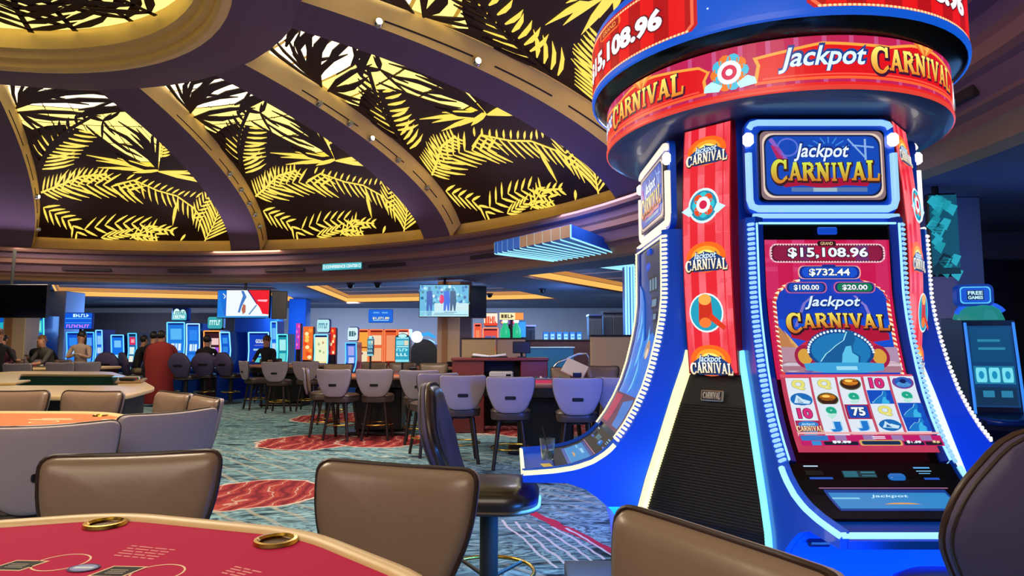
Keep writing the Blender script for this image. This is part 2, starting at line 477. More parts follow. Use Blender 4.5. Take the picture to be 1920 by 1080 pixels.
flo = struct(MB().add([(-26, -7, 0), (16, -7, 0), (16, 27, 0), (-26, 27, 0)], [(0, 1, 2, 3)]).build('floor', carpet()))

# ------------------------------------------------------------------ dome
PURP = mat('plum_plaster', '#6d5468', 0.85, noise=0.06, nscale=6)
GOLDP = mat('gold_plaster', '#efca80', 0.6, noise=0.10, nscale=5)
TANP = mat('tan_plaster', '#b58c66', 0.7, noise=0.06, nscale=5)
TAND = mat('brown_plaster', '#8c6660', 0.75, noise=0.06, nscale=5)
DARKB = mat('dark_brown_board', '#34190f', 0.7)
GLOW = mat('lit_amber_glass', '#302000', 0.4, emit='#ffd84a', es=1.25)
GLOW2 = mat('lit_amber_glass_bright', '#302000', 0.4, emit='#ffe980', es=1.5)
GLOW3 = mat('lit_amber_glass_brightest', '#302000', 0.4, emit='#fff3c8', es=1.9)
FROND = mat('backlit_frond_glass', '#302000', 0.4, emit='#ffdc58', es=1.15)
CHROME = mat('chrome', '#c8c8cc', 0.15, 1.0)
BULBW = mat('lit_lamp_lens', '#ffffff', 0.3, emit='#fff4d8', es=9)
LENSOFF = mat('dim_lamp_lens', '#d8d0c0', 0.2, emit='#ffe9c0', es=0.12)

TH0, DTH = math.radians(108.9), math.radians(28.1)
def cen(b): t = max(0, min(1, b)); return DC[0] + (DT[0] - DC[0]) * t, DC[1] + (DT[1] - DC[1]) * t
RW = 0.72
def prof(b):
    ph = b * PI / 2
    re, ze = 4.45 + 5.95 * math.cos(ph), 3.87 + 1.9 * math.sin(ph)
    rl, zl = 10.4 - 5.95 * b, 3.87 + 1.9 * b
    return re * .55 + rl * .45, ze * .55 + zl * .45
def profn(b):
    r0, z0 = prof(max(0, b - .02)); r1, z1 = prof(min(1, b + .02))
    dr, dz = r1 - r0, z1 - z0; L = math.hypot(dr, dz)
    return -dz / L, dr / L * -1 if False else (-dz / L), (dr / L)
def inward(b):
    r0, z0 = prof(max(0, b - .02)); r1, z1 = prof(min(1, b + .02))
    dr, dz = r1 - r0, z1 - z0; L = math.hypot(dr, dz)
    return (-dz / L, dr / L)                              # points into the room (towards axis and down)
def dome_pt(k, a, b, h=0.0):
    r, z = prof(b); n = inward(b); r += n[0] * h; z += n[1] * h
    tl = TH0 - DTH * k; tr = TH0 - DTH * (k + 1) + math.asin(RW / r)
    t = tl + (tr - tl) * a
    c = cen(b)
    return Vector((c[0] + r * math.cos(t), c[1] + r * math.sin(t), z))
# picture rows of bay 0 -> profile parameter, so that the frond drawing keeps its proportions
_tab = []
for i in range(101):
    p = dome_pt(0, .3, i / 100); _tab.append((row_of(p.y, p.z), i / 100))
def b_of_row(y):
    for i in range(100):
        if _tab[i + 1][0] <= y <= _tab[i][0]:
            f = (_tab[i][0] - y) / max(1e-6, _tab[i][0] - _tab[i + 1][0]); return _tab[i][1] + .01 * f
    return 0.0 if y > _tab[0][0] else 1.0
def ab(px, py):
    """drawing coordinates of one bay (0..1368 by 0..1080) -> panel coordinates"""
    xl = 35 + (py - 40) / 1020 * 62
    xr = 620 + 690 * (max(0, py - 60) / 1000) ** .82
    a = (px - xl) / (xr - xl) * .96
    f = (1060 - py) / 1020
    yb, yt = _tab[0][0], _tab[100][0]
    return a, b_of_row(yb + (yt - yb) * f)
shell = MB()
for i in range(16):
    P0, P1 = [(prof(j / 16)[0] + .28, prof(j / 16)[1] + .30, cen(j / 16)) for j in (i, i + 1)]
    for k in range(64):
        a0, a1 = 2 * PI * k / 64, 2 * PI * (k + 1) / 64
        shell.add([(q[2][0] + q[0] * math.cos(a), q[2][1] + q[0] * math.sin(a), q[1]) for q, a in ((P0, a0), (P0, a1), (P1, a1), (P1, a0))], [(0, 1, 2, 3)])
struct(shell.build('ceiling', DARKB, smooth=50))
ring = MB()
ring.lathe([(4.8, 5.98), (4.50, 5.46), (4.45, 5.41), (3.72, 5.36), (3.72, 5.40)], 72, c=DT)
struct(ring.build('ceiling_ring', PURP, smooth=50))
tr = MB()
tr.lathe([(3.73, 5.36), (3.62, 5.33), (3.58, 5.37), (3.58, 5.45), (3.50, 5.47), (3.48, 5.55), (3.40, 5.57), (3.40, 5.85)], 72, c=DT)
trim_oc = struct(tr.build('trim_1', GOLDP, smooth=30))
fas = MB()
for pf_, mi_ in (([(10.75, 3.93), (10.42, 3.91), (10.40, 3.58)], 0), ([(10.40, 3.58), (10.04, 3.56), (10.03, 3.51), (10.07, 3.47)], 1), ([(10.07, 3.47), (10.20, 3.45), (10.23, 3.36)], 2),
                 ([(10.23, 3.36), (10.28, 3.33), (10.31, 3.25), (10.37, 3.23)], 1), ([(10.37, 3.23), (10.42, 3.21), (10.50, 3.09)], 2), ([(10.50, 3.09), (10.52, 3.07), (10.61, 3.05), (10.66, 3.00)], 1),
                 ([(10.66, 3.00), (10.73, 2.99), (10.84, 2.91), (11.02, 2.895)], 3)):
    fas.lathe(pf_, 96, c=DC, mi=mi_)
fascia = struct(fas.build('trim_2', [GOLDP, TAND, PURP, TANP], smooth=30))
DARKSLOT = mat('dark_slot', '#2a1c26', 0.8)
for px, py in ((140, 499), (356, 508), (548, 509), (762, 504), (1000, 492), (-60, 497)):
    p = onz(px, py, 3.15); a = math.atan2(p.y - DC[1], p.x - DC[0])
    v = MB().box((0, 0, 0), (.05, 1.0, .075), .008)
    q = (DC[0] + 10.44 * math.cos(a), DC[1] + 10.44 * math.sin(a), 3.155)
    v.build('vent_slot', DARKSLOT, fascia, q, (0, 0, a))
for px, py in ((1885, 195), (1800, 265)):
    p = onz(px, py, 3.15); a = math.atan2(p.y - DC[1], p.x - DC[0])
    MB().box((0, 0, 0), (.05, .5, .075), .008).build('vent_slot', DARKSLOT, fascia, (DC[0] + 10.44 * math.cos(a), DC[1] + 10.44 * math.sin(a), 3.155), (0, 0, a))

def rib(k):
    t = TH0 - DTH * k
    er = Vector((math.cos(t), math.sin(t), 0)); et = Vector((-math.sin(t), math.cos(t), 0))
    n = 18; V = []
    for i in range(n + 1):
        b = i / n * 1.0; r, z = prof(b); nn = inward(b); d = .46 - .10 * b
        ri, zi = r + nn[0] * d, z + nn[1] * d
        if b > .6: zi = min(zi, 5.42)
        for (rr, zz) in ((r + .25, z + .28), (ri, zi)):
            for o in (0, RW): V.append(Vector((*cen(b), 0)) + er * rr + et * o + Vector((0, 0, zz)))
    m = MB()
    for i in range(n):
        a = i * 4; c = a + 4
        m.add([V[a], V[a + 2], V[c + 2], V[c]], [(0, 1, 2, 3)], 1)                 # gold side
        m.add([V[a + 1], V[c + 1], V[c + 3], V[a + 3]], [(0, 1, 2, 3)], 1)
        m.add([V[a + 2], V[a + 3], V[c + 3], V[c + 2]], [(0, 1, 2, 3)], 0)         # plum soffit
    m.add([V[0], V[1], V[3], V[2]], [(0, 1, 2, 3)], 0)
    me = bpy.data.meshes.new('trim'); me.from_pydata(m.v, [], m.f); me.materials.append(PURP); me.materials.append(GOLDP)
    me.polygons.foreach_set('material_index', m.mi)
    return struct(link('ceiling_rib', me)), er, et
RIBS = {}
for k in range(-2, 7):
    o, er, et = rib(k); RIBS[k] = o
    for (b0, b1) in ((.06, .2), (.25, .42), (.47, .62), (.67, .85)):
        pts = []
        for i in range(7):
            b = b0 + (b1 - b0) * i / 6; r, z = prof(b); nn = inward(b)
            pts.append(Vector((*cen(b), 0)) + er * (r + nn[0] * .27) + et * (-.004) + Vector((0, 0, z + nn[1] * .27)))
        MB().tube(pts, .012, 4).build('groove', DARKSLOT, o)
LBL_EYE = {0: 'first rib from the left wall', 1: 'second rib from the left', 2: 'third rib from the left', 3: 'rib nearest the round jackpot sign'}
def eyeball(k, b, lit, n):
    t = TH0 - DTH * k; r, z = prof(b); nn = inward(b)
    er = Vector((math.cos(t), math.sin(t), 0)); et = Vector((-math.sin(t), math.cos(t), 0))
    p = Vector((*cen(b), 0)) + er * (r + nn[0] * .33) - et * .002 + Vector((0, 0, z + nn[1] * .33))
    pos = ['lowest', 'second lowest', 'third lowest', 'fourth lowest', 'fifth lowest', 'sixth lowest', 'topmost'][n]
    root = thing('eyeball_spotlight', f"{'glowing' if lit else 'unlit'} chrome eyeball spotlight, {pos} on the {LBL_EYE.get(k, 'dome rib beyond the sign')}", 'spotlight', p, 0, 'eyeball spotlights on the dome ribs')
    d = (-et).to_track_quat('Z', 'Y').to_euler()
    MB().lathe([(.0, .0), (.055, .0), (.06, .02), (.05, .05), (.04, .07)], 12).build('housing', CHROME, root, rot=d, smooth=40)
    MB().lathe([(.04, .065), (.03, .085), (0, .09)], 12).build('lens', BULBW if lit else LENSOFF, root, rot=d, smooth=40)
for k, lst in {0: ((.38, 1), (.14, 0)), 1: ((.55, 0), (.45, 0), (.36, 0), (.28, 0), (.19, 0)), 2: ((.80, 0), (.70, 0), (.62, 1), (.50, 0), (.33, 0)), 3: ((.86, 1), (.66, 1))}.items():
    for n, (b, l) in enumerate(reversed(lst)): eyeball(k, b, l, n)

# palm fronds of one bay, drawn once in (across, along) coordinates and laid on every bay
def leaf(p, q, w, bend=0.0):
    dx, dy = q[0] - p[0], q[1] - p[1]; L = math.hypot(dx, dy) or 1
    nx, ny = -dy / L, dx / L
    def P(t, s): 
        k = bend * L * math.sin(PI * t)
        return (p[0] + dx * t + nx * (k + s), p[1] + dy * t + ny * (k + s))
    return [P(0, w * .15), P(.3, w * .5), P(.65, w * .42), P(1, 0), P(.65, -w * .42), P(.3, -w * .5), P(0, -w * .15)]
def along(pts, t):
    n = len(pts) - 1; i = min(n - 1, int(t * n)); f = t * n - i
    return (pts[i][0] + (pts[i + 1][0] - pts[i][0]) * f, pts[i][1] + (pts[i + 1][1] - pts[i][1]) * f), \
           math.atan2(pts[i + 1][1] - pts[i][1], pts[i + 1][0] - pts[i][0])
def frond(stem, n, ln, w, ang=50, sides=(1, -1), bend=0.06, stemw=7, taper=.55):
    out = []
    for i in range(n):
        t = (i + .4) / n; p, a = along(stem, t)
        l = ln * (1 - taper * t) if taper >= 0 else ln * (1 + taper + (-taper) * 4 * t * (1 - t))
        for s in sides:
            b = a + s * math.radians(ang * (1 - .25 * t))
            out.append(leaf(p, (p[0] + l * math.cos(b), p[1] + l * math.sin(b)), w, bend * s))
    for i in range(len(stem) - 1):
        if stemw: out.append(_seg(stem[i], stem[i + 1], stemw))
    return out
def fan(base, tips, w, bend=.05):
    return [leaf(base, t, w, bend if i % 2 else bend * .6) for i, t in enumerate(tips)]
DARK_FRONDS = [
    fan((60, 305), [(330, 92), (480, 104), (640, 100), (700, 150), (560, 180), (740, 205)], 19, -.12),
    fan((70, 300), [(130, 60), (180, 50), (250, 62), (300, 125), (360, 180), (420, 235)], 18, -.14),
    fan((380, 335), [(790, 240), (740, 268), (700, 215), (820, 282)], 16, -.05),
    [leaf((230, 118), (640, 98), 22, -.04)], [leaf((250, 152), (705, 150), 24, -.05)], [leaf((240, 205), (770, 196), 26, -.06)], [leaf((300, 240), (800, 238), 24, -.04)], [leaf((420, 285), (800, 268), 18, -.03)], [leaf((60, 330), (545, 318), 20, -.04)], [leaf((330, 60), (700, 75), 14, -.04)], [leaf((120, 250), (420, 170), 22, -.08)], [leaf((110, 270), (500, 250), 20, -.06)], [leaf((480, 440), (700, 585), 20, .08)], [leaf((520, 400), (720, 560), 18, .1)], [leaf((430, 380), (640, 560), 16, .06)],
    fan((890, 470), [(760, 320), (800, 300), (850, 330), (905, 350), (940, 390)], 18, .06),
    fan((800, 630), [(545, 375), (640, 345), (740, 385), (600, 480), (690, 420)], 27, .16),
    fan((800, 625), [(820, 425), (870, 370), (905, 380), (560, 540), (760, 470)], 21, -.12),
    fan((545, 345), [(500, 470), (460, 330), (620, 300), (700, 270), (420, 300), (590, 430)], 16, .05),
    frond([(95, 640), (190, 510), (300, 420), (470, 330)], 9, 130, 20, 55, (-1,), .1, 14),
    fan((70, 330), [(230, 335), (330, 350), (430, 345), (200, 420), (150, 440)], 18, .05),
]
LIT_FRONDS = [
    frond([(110, 670), (160, 580), (250, 500), (400, 400)], 12, 190, 11, 48, (1,), .03, 0, .35),
    frond([(120, 600), (200, 510), (300, 430), (400, 385)], 9, 80, 10, 70, (-1,), .03, 0, .2),
    fan((800, 640), [(380, 560), (430, 590), (560, 570), (640, 600), (430, 632), (570, 640), (640, 655)], 17, .02) + fan((800, 645), [(1100, 655), (1000, 640), (1080, 690), (1180, 720)], 13, .02),
    frond([(95, 800), (200, 750), (330, 690), (480, 670)], 14, 95, 10, 52, (1, -1), .02, 9, .45),
    frond([(140, 790), (300, 740), (460, 735), (620, 770)], 10, 170, 11, 35, (1, -1), .02, 0, .3),
    frond([(520, 730), (640, 700), (780, 760), (900, 790), (1010, 860), (1080, 930)], 17, 95, 11, 62, (1,), .05, 6, .1),
    frond([(580, 690), (700, 730), (820, 760), (930, 790), (1050, 800)], 12, 62, 9, 50, (-1,), .02, 0, .2),
    frond([(930, 450), (1010, 560), (1090, 660), (1180, 790)], 12, 82, 11, 45, (1, -1), .02, 7, .2),
    frond([(1130, 1060), (1160, 960), (1185, 850)], 9, 165, 11, 52, (1, -1), -.02, 9, .25),
    frond([(1010, 930), (1060, 850), (1120, 770)], 7, 80, 10, 50, (1, -1), .02, 0, .3),
    frond([(330, 1010), (520, 960), (690, 960), (810, 1030)], 10, 95, 11, 38, (1, -1), .02, 0, .2),
    frond([(450, 1050), (600, 1020), (780, 1050)], 9, 80, 10, 22, (-1, 1), .02, 0, .2),
    frond([(95, 880), (170, 920), (260, 960), (330, 1040)], 7, 95, 11, 40, (1, -1), .02, 0, .3),
    [leaf((900, 830), (888, 968), 22, .05)], [leaf((985, 1020), (965, 1060), 18)],
    frond([(640, 1050), (760, 980), (900, 1000)], 7, 70, 11, 40, (1, -1), .02, 6, .3),
    frond([(840, 560), (870, 500), (930, 440)], 7, 60, 10, 55, (1, -1), .02, 6, .3),
]
BOARD = [(20, 370), (110, 430), (200, 400), (300, 385), (400, 410), (480, 450), (560, 510), (640, 570), (720, 605), (800, 640), (850, 520), (880, 440), (930, 390), (1010, 400), (1400, 900), (1400, 1075), (20, 1075)]
def lay(polys, k, h, th, mi_sub=True):
    """turn drawn polygons into thin raised pieces on the curved panel of bay k"""
    m = MB()
    for p in polys:
        q = [ab(*v) for v in p]
        q = [(min(1.0, max(0.0, a)), min(1.0, max(0.0, b))) for a, b in q]
        if max(a for a, b in q) - min(a for a, b in q) < 1e-4: continue
        n = len(q)
        top = [dome_pt(k, a, b, h + th) for a, b in q]; bot = [dome_pt(k, a, b, h) for a, b in q]
        m.add(top + bot, [tuple(range(n))] + [(i, (i + 1) % n, n + (i + 1) % n, n + i) for i in range(n)])
    return m
BAY = {-1: 'backlit palm-leaf dome panel beyond the far left rib', 0: 'backlit palm-leaf dome panel, leftmost whole one above the black television',
       1: 'backlit palm-leaf dome panel, middle one above the white and red television', 2: 'backlit palm-leaf dome panel sweeping down to the blue neon canopy',
       3: 'backlit palm-leaf dome panel running behind the round jackpot sign', 4: 'backlit palm-leaf dome panel mostly hidden behind the top right of the jackpot sign', 5: 'backlit palm-leaf dome panel over the right aisle'}
def grid_poly(poly):
    """slice a big drawn polygon into strips so that it follows the curved panel"""
    bm = bmesh.new(); f = bm.faces.new([bm.verts.new((x, y, 0)) for x, y in poly])
    bmesh.ops.triangulate(bm, faces=bm.faces[:])
    for x in range(100, 1400, 160): bmesh.ops.bisect_plane(bm, geom=bm.verts[:] + bm.edges[:] + bm.faces[:], plane_co=(x, 0, 0), plane_no=(1, 0, 0), dist=1e-5)
    for y in range(400, 1080, 60): bmesh.ops.bisect_plane(bm, geom=bm.verts[:] + bm.edges[:] + bm.faces[:], plane_co=(0, y, 0), plane_no=(0, 1, 0), dist=1e-5)
    r = [[(v.co.x, v.co.y) for v in f.verts] for f in bm.faces]; bm.free(); return r
BOARDP = grid_poly(BOARD)
for k in range(-1, 6):
    r0 = dome_pt(k, .5, .5)
    root = thing('dome_panel', BAY[k], 'ceiling panel', dome_pt(k, .5, 0), 0, 'backlit palm-leaf panels of the dome')
    inv = -Vector(root.location)
    def put(name, m, mt): return link(name, m.mesh(name, mt), root, inv)
    rows = [0.0, .14, .28, .42, .54, .64, .73, .81, .89, .95, 1.0]; cols = 5
    for i in range(len(rows) - 1):
        for j in range(cols):
            a0, a1 = j / cols + .006, (j + 1) / cols - .006; b0, b1 = rows[i] + .004, rows[i + 1] - .004
            q = [(a0, b0), ((a0 + a1) / 2, b0), (a1, b0), (a1, b1), ((a0 + a1) / 2, b1), (a0, b1)]
            m = MB(); n = 6
            m.add([dome_pt(k, a, b, .0) for a, b in q] + [dome_pt(k, a, b, -.02) for a, b in q], [tuple(range(6))] + [(x, (x + 1) % n, n + (x + 1) % n, n + x) for x in range(n)])
            put('pane', m, GLOW3 if b0 > .80 else (GLOW2 if b0 > .5 else GLOW))  # backlight falloff put into the panes: emission whiter and stronger towards the top
    bd = MB()
    for p in BOARDP:
        q = [ab(*v) for v in p]; q = [(min(1, max(0, a)), min(1, max(0, b))) for a, b in q]
        bd.add([dome_pt(k, a, b, .03) for a, b in q], [tuple(range(len(q)))])
    put('dark_board', bd, DARKB)
    for fr in DARK_FRONDS: put('palm_frond', lay(fr, k, .035, .02), DARKB)
    for fr in LIT_FRONDS: put('palm_frond', lay(fr, k, .034, .012), FROND)
# oculus: lit disc with fronds inside the gold drum
oc = thing('oculus_panel', 'round backlit palm-leaf panel inside the gold ring at the crown of the dome', 'ceiling panel', (DT[0], DT[1], 5.84))
for i in range(-5, 5):
    for j in range(-5, 5):
        s_ = .78; x0, y0 = i * s_, j * s_
        if max(math.hypot(x, y) for x in (x0, x0 + s_) for y in (y0, y0 + s_)) > 4.4: continue
        MB().box((x0 + s_ / 2, y0 + s_ / 2, .03), (s_ - .02, s_ - .02, .03)).build('pane', GLOW2, oc)
MB().lathe([(0, .06), (4.0, .06)], 40).build('backing', DARKB, oc)
rnd = random.Random(3)
for i in range(40):
    inner = i >= 26
    a = 2 * PI * i / 26 + rnd.uniform(-.06, .06); r = 3.36 if not inner else rnd.uniform(.6, 1.9)
    x, y = r * math.cos(a), r * math.sin(a); d = a + PI + rnd.uniform(-.5, .5)
    L_ = 1.9 + rnd.uniform(-.3, .5)
    st = [(x + t * L_ * math.cos(d + .25 * t), y + t * L_ * math.sin(d + .25 * t)) for t in (0, .33, .66, 1)]
    polys = frond(st, 10, .85, .12, 52, (1, -1), .05, .07, .4)
    m = MB(); hz = -.02 - .013 * (i % 5)
    for p in polys:
        p = [(u * min(1, 3.39 / max(.01, math.hypot(u, v))), v * min(1, 3.39 / max(.01, math.hypot(u, v)))) for u, v in p]
        m.prism(p, hz - .01, hz)
    m.build('palm_frond', DARKB, oc)

# ------------------------------------------------------------------ low ceiling with lit coffers around the dome
BLUEC = mat('ceiling_paint', '#5f5d78', 0.8, noise=0.08, nscale=2)
PLANK = mat('coffer_planks', '#4a5066', 0.7, noise=0.12, nscale=3)
COVE = mat('lit_cove_band', '#c08040', 0.6, emit='#ffbe5e', es=1.05)
COVE2 = mat('lit_cove_band_dim', '#a06a38', 0.6, emit='#e39a4c', es=0.75)
def outside(p, r=11.35):
    d = Vector((p.x - DC[0], p.y - DC[1])); 
    if d.length < r: d = d.normalized() * r
    return (DC[0] + d.x, DC[1] + d.y)
COFF = []
for q in (((95, 534), (107, 557), (563, 567), (505, 534)), ((565, 537), (652, 569), (1052, 562), (865, 524)), ((975, 518), (1205, 556), (1420, 553), (1330, 480))):
    COFF.append([outside(onz(x, y, 2.9)) for x, y in q])
cu = bpy.data.curves.new('ceiling_outline', 'CURVE'); cu.dimensions = '2D'; cu.fill_mode = 'BOTH'
def spl(pts):
    s_ = cu.splines.new('POLY'); s_.points.add(len(pts) - 1); s_.use_cyclic_u = True
    for i, p in enumerate(pts): s_.points[i].co = (p[0], p[1], 0, 1)
spl([(-26, -7), (16, -7), (16, 27), (-26, 27)])
spl([(DC[0] + 11.0 * math.cos(2 * PI * i / 96), DC[1] + 11.0 * math.sin(2 * PI * i / 96)) for i in range(96)])
for q in COFF: spl(q)
ob = bpy.data.objects.new('ceiling_outline', cu); me = bpy.data.meshes.new_from_object(ob)
bpy.data.objects.remove(ob); bpy.data.curves.remove(cu)
me.materials.clear(); me.materials.append(BLUEC)
low = struct(link('ceiling_low', me, None, (0, 0, 2.9)))
for q in COFF:
    cx = sum(p[0] for p in q) / 4; cy = sum(p[1] for p in q) / 4
    def sc(s_): return [(cx + (p[0] - cx) * s_, cy + (p[1] - cy) * s_) for p in q]
    def wall(a, b, z0, z1, name, mt):
        m = MB()
        for i in range(4):
            j = (i + 1) % 4
            m.add([(*a[i], z0), (*a[j], z0), (*b[j], z1), (*b[i], z1)], [(0, 1, 2, 3)])
        m.build(name, mt, low, (0, 0, -2.9))
    wall(sc(1.0), sc(1.0), 2.9, 2.95, 'coffer_lip', TAND)
    wall(sc(1.0), sc(1.005), 2.95, 3.09, 'cove_light_band', COVE)
    wall(sc(1.005), sc(.985), 3.09, 3.10, 'coffer_step', TANP)
    wall(sc(.985), sc(.985), 3.10, 3.20, 'cove_light_band', COVE2)
    n = 10
    o = sc(.99)
    for i in range(n):                                   # ceiling planks inside the coffer
        t0, t1 = i / n + .003, (i + 1) / n - .003
        L = lambda a, b, t: (a[0] + (b[0] - a[0]) * t, a[1] + (b[1] - a[1]) * t)
        z = 3.20 + (.012 if i % 2 else 0)
        MB().add([(*L(o[0], o[1], t0), z), (*L(o[3], o[2], t0), z), (*L(o[3], o[2], t1), z), (*L(o[0], o[1], t1), z)], [(0, 1, 2, 3)]).build('plank', PLANK, low, (0, 0, -2.9))
for px, py in ((657, 531), (708, 530), (918, 550), (1017, 541)):
    p = onz(px, py, 2.9)
    c_ = thing('ceiling_camera', {657: 'tiny dark ceiling camera left of the pair under the conference sign', 708: 'larger dark dome camera under the conference sign', 918: 'small dark dome camera over the blue lit ceiling patch', 1017: 'dark dome camera below the neon canopy'}[px], 'camera', (p.x, p.y, 2.9), 0, 'dome cameras on the low ceiling')
    MB().lathe([(.1, 0), (.1, -.03), (.08, -.04)], 12).build('mount', mat('camera_grey', '#33343c', .5), c_, smooth=30)
    MB().lathe([(.08, -.04), (.07, -.09), (.04, -.12), (0, -.13)], 12).build('dome', mat('black_gloss', '#08080a', .15), c_, smooth=60)
# ------------------------------------------------------------------ round bank of slot machines
BX, BY = 1.44, 3.56
BLUEP = mat('blue_lit_gloss_plastic', '#0858f8', 0.28, coat=0.4)  # blue LED light on the body is put into this base colour
NAVY = mat('navy_gloss_plastic', '#0a38c0', 0.25, coat=0.4)
BLACKG = mat('black_gloss', '#08080a', .15)
BLACKM = mat('black_matte', '#101014', .6)
DKGLASS = mat('dark_screen_glass', '#02030a', 0.2, spec=.25)
GREYP = mat('grey_machine_plastic', '#8a8c96', .4)
HALF = .364
# profile of the bezel: (distance from the bank axis, height)
PROF = [(.655, 2.03), (.657, 1.90), (.658, 1.78), (.660, 1.68), (.674, 1.57), (.696, 1.463), (.728, 1.34), (.767, 1.226), (.812, 1.13), (.862, 1.044), (.915, .972), (.971, .915), (1.045, .870), (1.127, .842), (1.23, .826), (1.336, .818), (1.39, .815)]
_pl = [0.0]
for i in range(1, len(PROF)): _pl.append(_pl[-1] + math.hypot(PROF[i][0] - PROF[i - 1][0], PROF[i][1] - PROF[i - 1][1]))
def prof_at(l):
    for i in range(1, len(PROF)):
        if l <= _pl[i] or i == len(PROF) - 1:
            f = (l - _pl[i - 1]) / (_pl[i] - _pl[i - 1])
            s = PROF[i - 1][0] + (PROF[i][0] - PROF[i - 1][0]) * f; z = PROF[i - 1][1] + (PROF[i][1] - PROF[i - 1][1]) * f
            # smooth tangent
            a = PROF[max(0, i - 2)] if f < .5 else PROF[i - 1]; b = PROF[i] if f < .5 else PROF[min(len(PROF) - 1, i + 1)]
            dx, dz = b[0] - a[0], b[1] - a[1]; L = math.hypot(dx, dz)
            return s, z, (-dz / L, dx / L), (dx / L, dz / L)
_rt = []
for i in range(0, 241):
    l = i / 240 * _pl[-1]; s, z, n, t = prof_at(l); _rt.append((row_of(BY - s, z), l))
def len_of_row(y):
    for i in range(240):
        if _rt[i][0] <= y <= _rt[i + 1][0]: return _rt[i][1] + (_rt[i + 1][1] - _rt[i][1]) * (y - _rt[i][0]) / max(1e-6, _rt[i + 1][0] - _rt[i][0])
    return _rt[0][1] if y < _rt[0][0] else _rt[240][1]
S0 = .9
def lp(x, s, z): return (x, -(s - S0), z)
def scr_map(half=.285, h0=.004):
    def f(x, y, h):                                       # x -1..1 across, y picture row of the front machine's display
        s, z, n, t = prof_at(len_of_row(y)); k = h0 + h
        return lp(x * half, s + n[0] * k, z + n[1] * k)
    return f
def wolf(A, x0, y0, x1, y1, back, body, light):
    W = lambda pts: [(x0 + (x1 - x0) * u, y0 + (y1 - y0) * v) for u, v in pts]
    if back: A.rect(x0, y0, x1, y1, back); A.up()
    A.poly(W([(.06, 1), (.16, .72), (.34, .5), (.5, .36), (.6, .22), (.68, .02), (.78, .1), (.8, .28), (.74, .42), (.72, .6), (.84, .72), (.8, 1)]), body); A.up()
    A.poly(W([(.46, 1), (.52, .66), (.6, .46), (.7, .44), (.7, .62), (.8, .74), (.76, 1)]), light)
    A.line(W([(.1, .86), (.22, .66), (.42, .44), (.58, .3), (.66, .08)]), (x1 - x0) * .022, '#a8ecff'); A.up()
